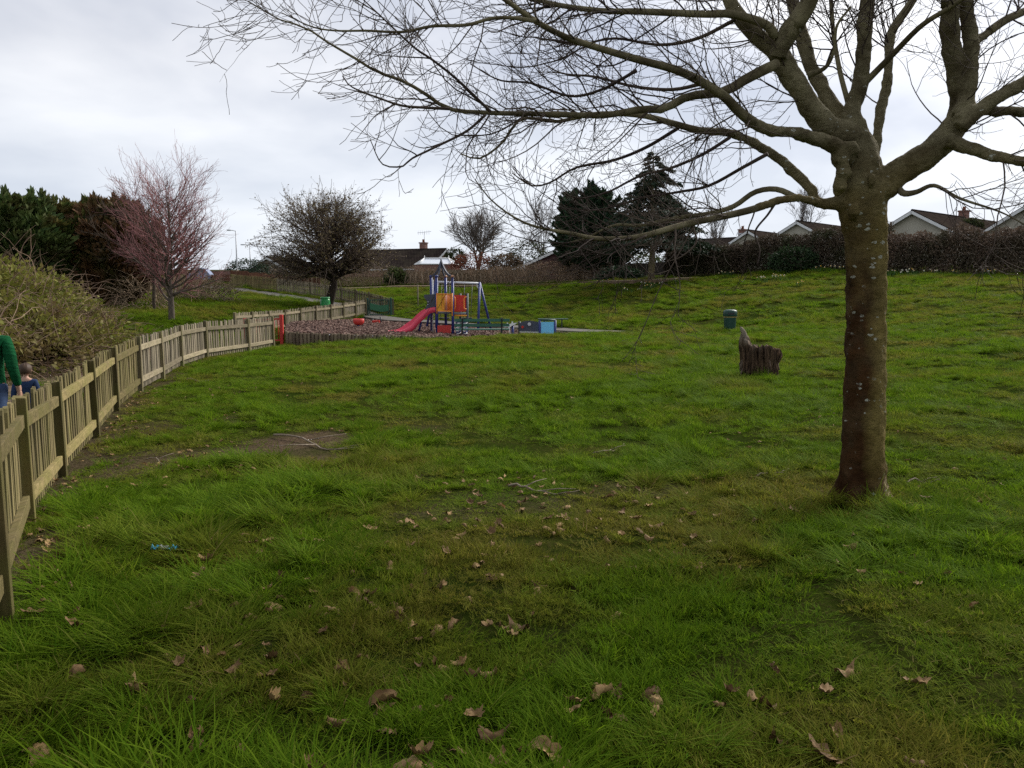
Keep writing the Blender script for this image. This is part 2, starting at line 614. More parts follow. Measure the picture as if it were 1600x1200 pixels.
def _blade(t, bs, out):
    tint = t.n('ShaderNodeAttribute', {'attribute_name': 'tint', 'attribute_type': 'INSTANCER'}).outputs['Fac']
    isl = t.n('ShaderNodeNewGeometry').outputs['Random Per Island']
    col = t.mix(isl, (.062, .132, .005), (.168, .252, .014))
    col = t.mix(tint, col, t.mix(isl, (.120, .128, .012), (.250, .205, .042)))
    dry = t.ramp(isl, .90, .93)
    col = t.mix(t.math('MULTIPLY', dry, t.math('ADD', .3, tint), True), col, (.28, .20, .085))
    tr = t.n('ShaderNodeBsdfTranslucent', None, Color=col)
    mx = t.n('ShaderNodeMixShader', None, Fac=.45)
    t.put(mx.inputs[1], bs.outputs[0]); t.put(mx.inputs[2], tr.outputs[0])
    t.t.links.new(mx.outputs[0], out.inputs[0])
    return col


M_blade = material('grass blade', _blade, .75, .04)
M_path = material('path concrete', lambda t, bs, out: t.mix(t.ramp(t.noise(obj_coord(t), 3, 6, .7), .3, .7), (.085, .076, .064), (.14, .127, .107)), .9)


def _barkchip(t, bs, out):
    c = obj_coord(t)
    v = t.n('ShaderNodeTexVoronoi', {'feature': 'F1'}, Vector=t.mapping(c, (1, 1.6, 1)), Scale=13.0)
    col = t.mix(v.outputs['Color'], (.07, .036, .027), (.21, .125, .095))
    col = t.mix(t.ramp(t.noise(c, 1.0, 4), .4, .65, 0, .6), col, (.12, .07, .055))
    bump(t, bs, v.outputs['Distance'], 1.0, .06)
    return col


M_chips = material('bark chippings', _barkchip, .9)
M_mulch = material('leaf litter bank', lambda t, bs, out: (bump(t, bs, t.noise(obj_coord(t), 9, 5, .7), 1, .08), t.mix(t.ramp(t.noise(obj_coord(t), 5, 6, .75), .3, .7), (.075, .05, .03), (.24, .165, .105)))[1], .95)
# ================================================================== GROUND
BARE = [(475, 678, .62, .75, 1.0), (372, 694, .55, .4, 1.0), (505, 706, .5, .35, .9), (885, 776, 1.1, .3, .42), (560, 735, .8, .3, .45), (205, 700, .55, .9, .75),
        (700, 800, .9, .3, .4), (330, 640, .9, .5, .35), (1010, 760, .6, .25, .4), (1352, 776, .45, .35, .5), (640, 660, .5, .4, .35), (120, 760, .3, 1.0, .45), (230, 650, .4, .8, .5)]
_bare = []
for px, py, rx, ry, k in BARE:
    d = F * 1.62 / (py - 455)
    _bare.append(((px - 800) / F * d, d, rx, ry, k))
F1XY = np.array([xy(p) for p in FENCE1])


def bare(x, y):
    b = np.zeros(np.shape(x))
    nz = fbm(np.asarray(x) * 2.2, np.asarray(y) * 2.2, 21, 3) - .5
    for cx, cy, rx, ry, k in _bare:
        q = np.hypot((x - cx) / rx, (y - cy) / ry) + nz * 1.1
        b = np.maximum(b, k * np.clip((1.15 - q) / .5, 0, 1))
    df = dist_line(x, y, F1XY)
    b = np.maximum(b, .75 * np.clip((.42 - df + nz * .4) / .3, 0, 1))
    return b


def build_ground():
    rings = [0.8 * 1.03 ** k for k in range(175)] + [160, 220, 300, 420, 600, 900, 1300]
    pts = [(0.0, 0.0)]
    for q, r in enumerate(rings):
        th = np.concatenate([np.arange(-.98, .98, .03), np.arange(.98, 2 * np.pi - .98, .2)]) + (q % 2) * .013
        pts += [(r * math.sin(a), r * math.cos(a)) for a in th]
    pts = np.array(pts)
    dpit = dist_line(pts[:, 0], pts[:, 1], np.vstack([PITPOLY, PITPOLY[:1]]))
    pts = pts[dpit > .12]
    poly = []
    Q = np.vstack([PITPOLY, PITPOLY[:1]])
    for a, b in zip(Q[:-1], Q[1:]):
        k = max(1, int(np.hypot(*(b - a)) / .5))
        poly += [a + (b - a) * i / k for i in range(k)]
    n0 = len(pts)
    allp = [Vector(p) for p in pts] + [Vector(p) for p in poly]
    m = len(poly)
    edges = [(n0 + i, n0 + (i + 1) % m) for i in range(m)]
    vs, es, fs, *_ = geometry.delaunay_2d_cdt(allp, edges, [], 0, 1e-5)
    V = np.array([(v[0], v[1]) for v in vs])
    T = np.array([f for f in fs if len(f) == 3])
    c = V[T].mean(1)
    T = T[~in_poly(c[:, 0], c[:, 1], PITPOLY)]
    z = TZ(V[:, 0], V[:, 1])
    me = np_mesh('ground', np.c_[V, z], [T], True, [M_ground])
    a = me.attributes.new('bare', 'FLOAT', 'POINT')
    a.data.foreach_set('value', bare(V[:, 0], V[:, 1]).astype(np.float32))
    o = struct(link('ground', me))
    # play surface
    pl = [Vector(p) for p in poly]
    xs, ys = PITPOLY[:, 0], PITPOLY[:, 1]
    g = np.array([(x, y) for x in np.arange(xs.min(), xs.max(), .4) for y in np.arange(ys.min(), ys.max(), .4)])
    g = g[in_poly(g[:, 0], g[:, 1], PITPOLY)]
    dd = dist_line(g[:, 0], g[:, 1], Q)
    g = g[dd > .2]
    vs, es, fs, *_ = geometry.delaunay_2d_cdt(pl + [Vector(p) for p in g], [(i, (i + 1) % m) for i in range(m)], [], 1, 1e-5)
    V = np.array([(v[0], v[1]) for v in vs]); T = np.array([f for f in fs if len(f) == 3])
    z = PZ(V[:, 0], V[:, 1]) + .05 * (fbm(V[:, 0] * 2, V[:, 1] * 2, 5) - .5)
    n1 = len(V)
    bot = np.array([(p[0], p[1], min(tz(p[0], p[1]), float(PZ(p[0], p[1]))) - .5) for p in poly])
    top = np.array([(p[0], p[1], max(tz(p[0], p[1]) - .02, float(PZ(p[0], p[1])) - .02)) for p in poly])
    sk = [(n1 + i, n1 + (i + 1) % m, n1 + m + (i + 1) % m, n1 + m + i) for i in range(m)]
    struct(link('bark_ground', np_mesh('bark_ground', np.concatenate([np.c_[V, z], top, bot]), [T, np.array(sk)], False, [M_chips])))


build_ground()


def ribbon(name, pts, width, lift, mat):
    P = smooth_line(pts, 90)[:, :2]
    T = np.gradient(P, axis=0); T /= np.linalg.norm(T, axis=1, keepdims=True)
    Nn = np.c_[-T[:, 1], T[:, 0]]
    off = np.linspace(-.5, .5, 5) * width
    G = P[:, None, :] + Nn[:, None, :] * off[None, :, None]
    z = TZ(G[..., 0].ravel(), G[..., 1].ravel()).reshape(G.shape[:2])
    z = z.mean(1, keepdims=True) * .7 + z * .3 + lift
    k, w = z.shape
    V = np.concatenate([G, z[..., None]], -1)
    low_l, low_r = V[:, 0] - [0, 0, .2], V[:, -1] - [0, 0, .2]
    V = np.concatenate([low_l[:, None], V, low_r[:, None]], 1); w += 2
    idx = np.arange(k * w).reshape(k, w)
    q = np.stack([idx[:-1, :-1], idx[1:, :-1], idx[1:, 1:], idx[:-1, 1:]], -1).reshape(-1, 4)
    return struct(link(name, np_mesh(name, V.reshape(-1, 3), [q], False, [mat])))


ribbon('path', PATHXY, 1.35, .035, M_path)
ribbon('mulch_bank_ground', np.array([xy(p) for p in [(470, 449, 58.5), (560, 448, 60.5), (650, 446, 61), (750, 447, 60.5), (830, 444, 59), (900, 441, 57), (960, 440, 54.5), (1017, 438, 52.5), (1070, 436, 53)]]), 3.6, .05, M_mulch)
ribbon('bramble_bank_ground', np.array([(-7.3, 9.5), (-8.7, 13), (-10.2, 17), (-10.9, 21), (-10.8, 24)]), 3.4, .03, M_mulch)

# ================================================================== PICKET FENCES
W_post = [mat_wood('fence post timber mossy', (.165, .125, .052), (.088, .070, .028), (.112, .108, .028), .65),
          mat_wood('fence post timber', (.19, .15, .085), (.10, .082, .05), (.11, .115, .04), .5)]
W_rail = [mat_wood('fence rail timber mossy', (.26, .20, .09), (.15, .118, .05), (.145, .135, .035), .55, 'Y'),
          mat_wood('fence rail timber', (.34, .28, .185), (.22, .18, .115), (.16, .15, .07), .35, 'Y')]
W_pick = [mat_wood('fence picket timber mossy', (.24, .187, .088), (.13, .105, .05), (.14, .13, .04), .55),
          mat_wood('fence picket timber', (.30, .25, .175), (.17, .14, .10), (.16, .15, .08), .3)]


def picket_mesh(name, h, w, th, mat, var):
    r = random.Random(var)
    tip = .018 + .012 * r.random()
    prof = [(-w / 2, 0), (w / 2, 0), (w / 2, h - tip), (w * .3, h - tip * .3), (0, h), (-w * .3, h - tip * .3), (-w / 2, h - tip * (1 + .3 * r.random()))]
    return MB().prism(prof, -th / 2, th / 2).mesh(name, mat)


def fence(name, label, posts, h, gap, mats, side=1.0, zpost=0.0, pw=.1, picket_w=.066, mossy=lambda i: 0, end_post=True):
    """posts: world foot points; pickets hang on the side away from the camera when side is 1"""
    base = posts[0]
    t = thing(name, label, 'fence', base)
    for i, p in enumerate(posts):
        if i == len(posts) - 1 and not end_post:
            break
        a = posts[max(i - 1, 0)]; b = posts[min(i + 1, len(posts) - 1)]
        rz = math.atan2(b[1] - a[1], b[0] - a[0])
        k = mossy(i)
        hh = h + zpost + random.uniform(-.015, .02)
        m = MB().box((0, 0, hh / 2 - .15), (pw, pw, hh + .3))
        m.v = [(x * (1 if z < hh - .02 else .9), y * (1 if z < hh - .02 else .9), z + (random.uniform(-.012, .012) if z > 0 else 0)) for x, y, z in m.v]
        link('post', m.mesh('post', W_post[k], .008), t, np.array(p) - base, (random.uniform(-.012, .012), random.uniform(-.012, .012), rz))
    pms = [[picket_mesh('picket', h - .04 + dv, picket_w, .02, W_pick[k], q) for q, dv in enumerate((0, -.012, .012, -.02))] for k in (0, 1)]
    for i in range(len(posts) - 1):
        a, b = np.array(posts[i]), np.array(posts[i + 1])
        k = mossy(i)
        dv = b - a; L = np.hypot(dv[0], dv[1]); u = dv / L
        rz = math.atan2(dv[1], dv[0])
        nrm = np.array([-u[1], u[0], 0])
        mid = (a + b) / 2
        if nrm[:2] @ mid[:2] < 0:
            nrm = -nrm
        nrm = nrm * side
        for hz in (.20 * h, .80 * h):
            s = u * (pw / 2 + .001)
            pa, pb = a + s + [0, 0, hz + random.uniform(-.01, .01)], b - s + [0, 0, hz + random.uniform(-.01, .01)]
            m = MB().bar(pa - pa, pb - pa, .045, .095)
            me = m.mesh('rail', W_rail[k], .005 if posts is FP1 else 0)
            link('rail', me, t, pa - base)
        n = max(2, int(round((L - pw) / gap)))
        for q in range(n):
            s = (q + .5) / n
            p = a + u * (pw / 2) + (b - a - u * pw) * s + nrm * (.0225 + .0105) + np.array([0, 0, .035])
            link('picket', random.choice(pms[k]), t, p - base, (random.uniform(-.02, .02), random.gauss(0, .02), rz + random.uniform(-.06, .06)))
    return t


FP1 = [at(*p) for p in FENCE1]
d0 = FP1[0] - FP1[1]
FP1 = [FP1[0] + d0 * .98 * np.array([.9, 1, .4])] + FP1
FP1 = [np.array(p) for p in FP1]
fence('picket_fence', 'mossy wooden picket fence curving from the near edge past the lawn', FP1, .98, .118, None, mossy=lambda i: 0 if i < 6 else 1)
FP2 = [at(*p) for p in FENCE2]
fence('picket_fence', 'short grey picket fence along the back of the play area', FP2, .86, .125, None, mossy=lambda i: 1)
FP3 = [at(*p) for p in FENCE3]
fence('picket_fence', 'long pale picket fence climbing beside the concrete path', FP3, .92, .14, None, side=-1.0, mossy=lambda i: 1 if i < 8 else 0)

M_red = mat_paint('red painted steel', (.50, .035, .028), .45)
M_green = mat_paint('dark green painted steel', (.008, .050, .032), .45)
M_blue = mat_paint('dark blue painted steel', (.020, .034, .17), .4)
M_grey = mat_paint('slate grey plastic', (.055, .062, .085), .5)
M_orange = mat_paint('orange painted steel', (.88, .32, .04), .45)
M_yellow = mat_paint('yellow plastic panel', (.75, .38, .02), .45)
M_redpan = mat_paint('deep red plastic panel', (.55, .035, .02), .5)
M_redlow = mat_paint('bright red plastic panel', (.55, .04, .03), .45)
M_sky = mat_paint('light blue plastic panel', (.20, .60, .92), .45, .1)
M_slide = mat_paint('pink red slide plastic', (.72, .065, .11), .35, .1)
M_white = mat_paint('white painted plastic', (.78, .78, .76), .4, .1)
M_galv = mat_paint('galvanised steel', (.55, .56, .58), .4, .2)
M_bench = mat_paint('green painted bench slat', (.018, .105, .062), .5)
M_black = mat_paint('black iron', (.02, .022, .024), .5)
M_chain = mat_paint('steel chain', (.10, .10, .11), .4)

# red gate at the end of the near fence, standing open behind it
g0 = at(441, 540.5, 25.9)
t = thing('play_gate', 'red steel gate standing open behind the end of the picket fence', 'gate', g0)
link('gate_post', MB().box((0, 0, .46), (.11, .11, 1.12)).mesh('gate_post', M_red, .012), t)
g1 = at(384, 541, 27.2) - g0
link('gate_post', MB().box((0, 0, .44), (.13, .13, 1.02)).mesh('gate_post', M_red, .012), t, g1)
a, b = Vector((-.09, .14, 0)), Vector(g1) + Vector((.08, -.02, 0))
link('gate_frame', MB().bar(a + Vector((0, 0, .88)), b + Vector((0, 0, .88)), .05, .05).bar(a + Vector((0, 0, .18)), b + Vector((0, 0, .18)), .05, .05).mesh('gate_frame', M_red), t)
for i in range(9):
    p = a.lerp(b, (i + .5) / 9)
    link('gate_bar', MB().tube([p + Vector((0, 0, .19)), p + Vector((0, 0, .87))], .016, 6).mesh('gate_bar', M_red), t)

# green gate between the two picket fences
h0, h1 = at(574.5, 494.5, 42.1), at(611, 493.5, 42.7)
t = thing('park_gate', 'dark green steel gate between two picket fences', 'gate', h0)
for q in (np.zeros(3), h1 - h0):
    link('gate_post', MB().box((0, 0, .44), (.11, .11, 1.06)).mesh('gate_post', M_green, .01), t, q)
u = Vector(h1 - h0)
e0, e1 = u * .09, u * .91
link('gate_frame', MB().bar(e0 + Vector((0, 0, .86)), e1 + Vector((0, 0, .86)), .05, .05).bar(e0 + Vector((0, 0, .10)), e1 + Vector((0, 0, .10)), .05, .05)
     .bar(e0 + Vector((0, 0, .1)), e0 + Vector((0, 0, .86)), .05, .05).bar(e1 + Vector((0, 0, .1)), e1 + Vector((0, 0, .86)), .05, .05).mesh('gate_frame', M_green), t)
pan = []
for i in range(13):
    s = i / 12
    pan.append((s, .50 + .10 * math.sin(s * math.pi * 1.0 + 2.6)))
m = MB()
vs = []
for s, z in pan:
    p = e0.lerp(e1, s)
    vs += [tuple(p + Vector((0, -.02, z - .17))), tuple(p + Vector((0, -.02, z + .17))), tuple(p + Vector((0, .02, z + .17))), tuple(p + Vector((0, .02, z - .17)))]
fs = []
for i in range(12):
    o = i * 4
    fs += [(o + j, o + (j + 1) % 4, o + 4 + (j + 1) % 4, o + 4 + j) for j in range(4)]
link('gate_panel', m.add(vs, fs + [(0, 1, 2, 3), (51, 50, 49, 48)]).mesh('gate_panel', mat_paint('mid green gate panel', (.02, .12, .05), .45)), t)
for i in range(9):
    p = e0.lerp(e1, (i + .5) / 9)
    link('gate_bar', MB().tube([p + Vector((0, .03, .10)), p + Vector((0, .03, .86))], .012, 6).mesh('gate_bar', M_green), t)

# ================================================================== PLAY AREA
M_log = mat_wood('edging log', (.25, .185, .125), (.12, .085, .06), (.16, .14, .08), .4)
M_logtop = M_log


def log_edge(name, label, line, top, dia, foot):
    P = np.array(line)
    seg = np.linalg.norm(np.diff(P, axis=0), axis=1); cum = np.r_[0, np.cumsum(seg)]
    n = int(cum[-1] / (dia * 1.01))
    base = np.array([P[0][0], P[0][1], foot(P[0][0], P[0][1])])
    t = thing(name, label, 'log edging', base)
    hs = {}
    for i in range(n):
        s = (i + .5) / n * cum[-1]
        x, y = np.interp(s, cum, P[:, 0]), np.interp(s, cum, P[:, 1])
        zt = top(x, y) + random.uniform(-.02, .02)
        zb = foot(x, y)
        hh = max(.12, round((zt - zb) / .03) * .03)
        key = (round(hh, 2), random.randrange(2))
        if key not in hs:
            r = dia / 2 * random.uniform(.95, 1.0)
            hs[key] = MB().lathe([(r, -.25), (r * 1.01, hh * .4), (r * .99, hh - .015), (r * .88, hh)], 9).mesh('log', M_log)
        link('log', hs[key], t, np.array([x, y, zt - hh]) - base, (random.uniform(-.03, .03), random.uniform(-.03, .03), random.uniform(0, 6)))
    return t


front = [xy(p) for p in PIT_FRONT]
log_edge('log_edging', 'curved palisade of short upright logs holding the bark pit along the lawn', smooth_line(front, 60),
         lambda x, y: max(float(PZ(x, y)) + .03, tz(x, y) + .05), .118, lambda x, y: min(tz(x, y), float(PZ(x, y))) - .02)
back = [xy(p) for p in PIT_BACK[:4]]
log_edge('log_edging', 'low row of dark logs below the path at the far pit edge', smooth_line(back, 30),
         lambda x, y: tz(x, y) + .02, .13, lambda x, y: min(tz(x, y), float(PZ(x, y))) - .05)
# timber kerb along the rest of the far edge
M_kerb = mat_wood('timber kerb', (.07, .05, .038), (.03, .024, .02), (.06, .06, .04), .3, 'X')
kb = thing('timber_kerb', 'dark timber kerb between bark pit and concrete path', 'kerb', pp(700, 37.6))
kp = [xy(p) for p in PIT_BACK[3:6]]
for a, b in zip(kp[:-1], kp[1:]):
    za, zb = max(tz(*a), float(PZ(*a))), max(tz(*b), float(PZ(*b)))
    o = np.array(kb.location)
    link('sleeper', MB().bar(np.array([*a, za]) - o, np.array([*b, zb]) - o, .12, .2).mesh('sleeper', M_kerb), kb)

# ---- play tower
c = pp(690, 30.2)
TW = thing('play_tower', 'multicoloured climbing tower with pink red slide and spired roof frame', 'play tower', c)
cx, cy, cz = c
S = 30.2 / F


def loc(px, py, d=30.2):
    return np.array(at(px, py, d)) - c


posts = {'fl': (682, 29.8), 'fr': (707, 29.8), 'bl': (673.5, 30.7), 'br': (696, 30.7)}
PX = {}
for k, (px, d) in posts.items():
    top = loc(px, 432.5, d); PX[k] = top
    link('post', MB().tube([(top[0], top[1], -.35), (top[0], top[1], top[2])], .052, 10).mesh('post', M_blue), TW)
dz = loc(690, 488.5)[2]
q = [PX[k] for k in ('fl', 'fr', 'br', 'bl')]
m = MB().add([(p[0], p[1], dz + e) for e in (-.03, .03) for p in q], [(3, 2, 1, 0), (4, 5, 6, 7), (0, 1, 5, 4), (1, 2, 6, 5), (2, 3, 7, 6), (3, 0, 4, 7)])
link('deck', m.mesh('deck', M_grey), TW)
apex = sum(q) / 4
apex = np.array([apex[0], apex[1], loc(689, 405)[2]])
for k in PX:
    p = PX[k]
    pts = []
    for s in np.linspace(0, 1, 9):
        xyp = p[:2] * (1 - s) + apex[:2] * s
        zz = p[2] + .02 + (apex[2] - p[2]) * (s ** 2.2 * .86)
        pts.append((xyp[0] * 1.0, xyp[1], zz))
    mm = MB()
    for a, b in zip(pts[:-1], pts[1:]):
        mm.bar(a, b, .045, .07)
    link('roof_arm', mm.mesh('roof_arm', M_grey), TW)
link('finial', MB().tube([(apex[0], apex[1], apex[2] - .16), (apex[0], apex[1], apex[2] + .02)], [.05, .025], 8).mesh('finial', M_grey), TW)
for k in ('fl', 'br', 'fr', 'bl'):
    link('post_cap', MB().lathe([(.062, -.02), (.066, .03), (.04, .06)], 10, tuple(PX[k])).mesh('post_cap', mat_paint('tan cap', (.5, .25, .14)) if k in ('br', 'fr') else M_blue), TW)
# slate panel beside the slide mouth: wavy outline, with two holes and a printed line
sil = [(682, 487), (677.5, 487.5), (664, 484), (667.5, 474), (666.5, 469), (662.5, 465), (662.5, 460.5), (682, 459.5)]
m = MB().add([tuple(loc(x, y, 29.9)) for x, y in sil] + [tuple(loc(x, y, 29.96)) for x, y in sil],
             [tuple(range(8)), tuple(reversed(range(8, 16)))] + [(i, i + 8, (i + 1) % 8 + 8, (i + 1) % 8) for i in range(8)])
pn = link('side_panel', m.mesh('side_panel', M_grey), TW)
for (x, y) in ((669, 471.5), (668.5, 476)):
    p = loc(x, y, 29.89)
    link('peg', MB().tube([p, p + np.array([0, -.03, 0])], .018, 8).mesh('peg', M_galv), pn)
# slide
prof = [(678, 485.5, 30.1), (672, 486, 30.05), (665, 490, 30.0), (655, 499, 29.9), (645, 508.5, 29.8), (636, 515.5, 29.65), (626, 520.5, 29.5), (611, 523, 29.3)]
P = smooth_line([loc(*p) for p in prof], 22)
T = np.gradient(P, axis=0); T /= np.linalg.norm(T, axis=1, keepdims=True)
side = np.cross(T, [0, 0, 1]); side /= np.linalg.norm(side, axis=1, keepdims=True)
nor = np.cross(side, T)
w = .24
V = []
for p, s, n in zip(P, side, nor):
    for a, b in ((-w - .03, .12), (-w, .14), (-w + .02, .02), (0, 0), (w - .02, .02), (w, .14), (w + .03, .12), (w + .03, -.06), (-w - .03, -.06)):
        V.append(p + s * a + n * b)
k = 9
idx = np.arange(len(V)).reshape(-1, k)
qd = np.stack([idx[:-1], np.roll(idx, -1, 1)[:-1], np.roll(idx, -1, 1)[1:], idx[1:]], -1).reshape(-1, 4)
link('slide', np_mesh('slide', V, [qd, idx[:1, :], idx[-1:, ::-1]], True, [M_slide]), TW)
s0 = loc(657, 499, 29.9)
link('slide_leg', MB().tube([s0 + [.02, .1, -.1], loc(654, 519, 30.0)], .04, 8).mesh('slide_leg', M_blue), TW)
link('slide_leg', MB().tube([loc(676, 437, 30.1), loc(676, 524, 30.1)], .026, 8).mesh('slide_leg', M_galv), TW)
# orange rail panel with its bars and yellow infill
y0 = 29.75
f = lambda x, y: tuple(loc(x, y, y0))
fr = MB()
for a, b in (((682.5, 459.5), (706.5, 460)), ((682.5, 486), (706.5, 486.5)), ((682.5, 458), (682.5, 490)), ((706.5, 458), (706.5, 494))):
    fr.tube([f(*a), f(*b)], .024, 6)
rp = link('rail_panel', fr.mesh('rail_panel', M_orange), TW)
link('infill', MB().add([f(683, 460.5), f(695, 460.5), f(695, 485.5), f(683, 485.5)] + [tuple(np.array(f(x, y)) + [0, .02, 0]) for x, y in ((683, 460.5), (695, 460.5), (695, 485.5), (683, 485.5))],
                        [(0, 1, 2, 3), (7, 6, 5, 4), (0, 4, 5, 1), (1, 5, 6, 2), (2, 6, 7, 3), (3, 7, 4, 0)]).mesh('infill', M_yellow), rp)
for i in range(9):
    x = 694.5 + i * 1.4
    link('bar', MB().tube([f(x, 460), f(x, 486)], .010, 5).mesh('bar', M_orange), rp)
# the red bay on the right with grab handles
rb = MB().add([tuple(loc(x, y, 30.1)) for x, y in ((708, 461), (729, 461.5), (728.5, 487), (708, 486.5))] + [tuple(loc(x, y, 30.14)) for x, y in ((708, 461), (729, 461.5), (728.5, 487), (708, 486.5))],
              [(0, 1, 2, 3), (7, 6, 5, 4), (0, 4, 5, 1), (1, 5, 6, 2), (2, 6, 7, 3), (3, 7, 4, 0)])
link('red_panel', rb.mesh('red_panel', M_redpan), TW)
rb = MB().add([tuple(loc(x, y, 30.95)) for x, y in ((696, 461), (719, 461), (719, 487), (696, 487))] + [tuple(loc(x, y, 31.0)) for x, y in ((696, 461), (719, 461), (719, 487), (696, 487))],
              [(0, 1, 2, 3), (7, 6, 5, 4), (0, 4, 5, 1), (1, 5, 6, 2), (2, 6, 7, 3), (3, 7, 4, 0)])
link('red_panel', rb.mesh('red_panel', M_redpan), TW)
for x0, sgn, d in ((707.5, 1, 29.9), (729, -1, 29.95), (695, -1, 29.7)):
    pts = [loc(x0, 464, d), loc(x0 + 3 * sgn, 464.5, d), loc(x0 + 4 * sgn, 467, d), loc(x0 + 4 * sgn, 480, d), loc(x0 + 3 * sgn, 482.5, d), loc(x0, 483, d)]
    link('grab_handle', MB().tube([tuple(p) for p in pts], .018, 6).mesh('grab_handle', M_orange), TW)
for x, d in ((730, 30.1), (719, 31.0)):
    pt = loc(x, 458.5, d)
    link('post', MB().tube([(pt[0], pt[1], -.35), tuple(pt)], .045, 8).mesh('post', M_grey), TW)
link('foot_bar', MB().tube([tuple(loc(706.5, 493, 30.05)), tuple(loc(729.5, 493, 30.05))], .026, 6).mesh('foot_bar', M_orange), TW)
link('deck', MB().bar(loc(708, 490, 30.5), loc(729.5, 490, 30.5), .9, .05).mesh('deck', M_grey), TW)
lp = ((683.5, 508.5), (704.5, 508), (704.5, 530), (683.5, 530))
link('lower_panel', MB().add([tuple(loc(x, y, 29.72)) for x, y in lp] + [tuple(loc(x, y, 29.76)) for x, y in lp],
                             [(0, 1, 2, 3), (7, 6, 5, 4), (0, 4, 5, 1), (1, 5, 6, 2), (2, 6, 7, 3), (3, 7, 4, 0)]).mesh('lower_panel', M_redlow), TW)

# ---- swing
d = 34.5
c = pp(716, d)
SW = thing('swing_set', 'blue A-frame swing with pale crossbar behind the climbing tower', 'swing', c)
L = lambda x, y, dd=d: tuple(np.array(at(x, y, dd)) - c)
a, b = L(681, 440.5), L(749.5, 443)
link('crossbar', MB().tube([a, b], .05, 8).mesh('crossbar', M_galv), SW)
for e in (a, b):
    sg = 1 if e is b else -1
    for (dx, dy) in ((-.06 * sg, -.65), (.5 * sg, .35)):
        link('leg', MB().tube([(e[0], e[1], e[2] + .05), (e[0] + dx, e[1] + dy, -.15)], .05, 8).mesh('leg', M_blue), SW)
    link('bracket', MB().tube([(e[0] - sg * .12, e[1], e[2]), (e[0] - sg * .11, e[1] - .02, e[2] - .12), (e[0] - sg * .05, e[1] - .03, e[2] - .22), (e[0], e[1] - .04, e[2] - .24)], .022, 6).mesh('bracket', M_galv), SW)
for x in (690.5, 726):
    p0, p1 = L(x, 442), L(x + 12, 442)
    for p in (p0, p1):
        link('chain', MB().tube([p, (p[0] - .07, p[1] - .1, .5)], .012, 5).mesh('chain', M_chain), SW)
    sx_ = (p0[0] + p1[0]) / 2 - .07
    link('swing_seat', MB().box((sx_, p0[1] - .1, .48), (.44, .2, .05)).mesh('swing_seat', M_black, .015), SW)


# ---- green bench in front of the tower
def bench(name, label, c, rz, L, back=True, mat=M_bench, hz=.44):
    t = thing(name, label, 'bench', c, rz)
    for i, y in enumerate((-.16, 0, .16)):
        link('seat_slat', MB().box((0, y, hz), (L, .13, .04)).mesh('seat_slat', mat, .006), t)
    if back:
        for i, (y, z) in enumerate(((-.235, .60), (-.265, .78))):
            link('back_slat', MB().box((0, y, z), (L, .035, .105), Matrix.Rotation(-.15, 3, 'X')).mesh('back_slat', mat, .006), t)
    for s in (-1, 1):
        x = s * (L / 2 - .28)
        m = MB().bar((x, -.20, -.2), (x, -.22, hz - .02), .05, .05).bar((x, .18, -.2), (x, .18, hz - .02), .05, .05).bar((x, -.22, hz - .045), (x, .2, hz - .045), .05, .05)
        if back:
            m.bar((x, -.215, hz - .04), (x, -.31, .86), .05, .05, (0, 1, 0))
        link('leg', m.mesh('leg', M_black), t)
    return t


c = pp(753, 28.9); c[2] = at(753, 533.5, 28.9)[2]
bench('park_bench', 'dark green slatted park bench with its back to the lawn', c, R(4), 1.98)
c = gp(864, 35.6)
bench('park_bench', 'backless dark green bench beside the path behind the blue panel', c, R(-3), 1.35, False, M_green, .40)

# ---- activity panels
c = pp(840, 29.9)
AP = thing('activity_panel', 'play panel with light blue square and dark curved board on blue posts', 'play panel', c)
L = lambda x, y, dd=29.9: tuple(np.array(at(x, y, dd)) - c)


def slab(pts, d, th=.04):
    n = len(pts)
    return MB().add([L(x, y, d) for x, y in pts] + [L(x, y, d + th) for x, y in pts], [tuple(range(n)), tuple(reversed(range(n, 2 * n)))] + [(i, i + n, (i + 1) % n + n, (i + 1) % n) for i in range(n)])


link('blue_panel', slab([(845, 503), (866, 503), (866, 525.5), (845, 525.5)], 29.9).mesh('blue_panel', M_sky), AP)
for x, d in ((843.5, 29.9), (867.5, 29.9), (811.5, 30.2)):
    p = L(x, 500.5 if x > 830 else 502, d)
    link('post', MB().tube([(p[0], p[1], -.3), p], .045, 8).mesh('post', M_blue if x > 830 else M_black), AP)
link('top_rail', MB().tube([L(843, 500), L(868, 500.3)], .03, 6).mesh('top_rail', M_green), AP)
gp_ = link('grey_panel', slab([(812, 518), (812, 505), (816, 502.5), (822, 501.5), (827, 500.8), (833, 501.5), (839, 502.8), (842.5, 503), (842.5, 519.5)], 30.1).mesh('grey_panel', M_grey), AP)
pd = L(827, 506.3, 30.07)
link('dial', MB().tube([pd, (pd[0], pd[1] - .03, pd[2])], .065, 16).mesh('dial', M_galv), gp_)
pd = L(816.5, 511, 30.07)
link('knob', MB().tube([pd, (pd[0], pd[1] - .03, pd[2])], .05, 12).mesh('knob', M_redpan), gp_)
link('shelf', MB().bar(L(812, 518.5, 30.05), L(842, 519.3, 30.05), .1, .04).mesh('shelf', M_galv), gp_)

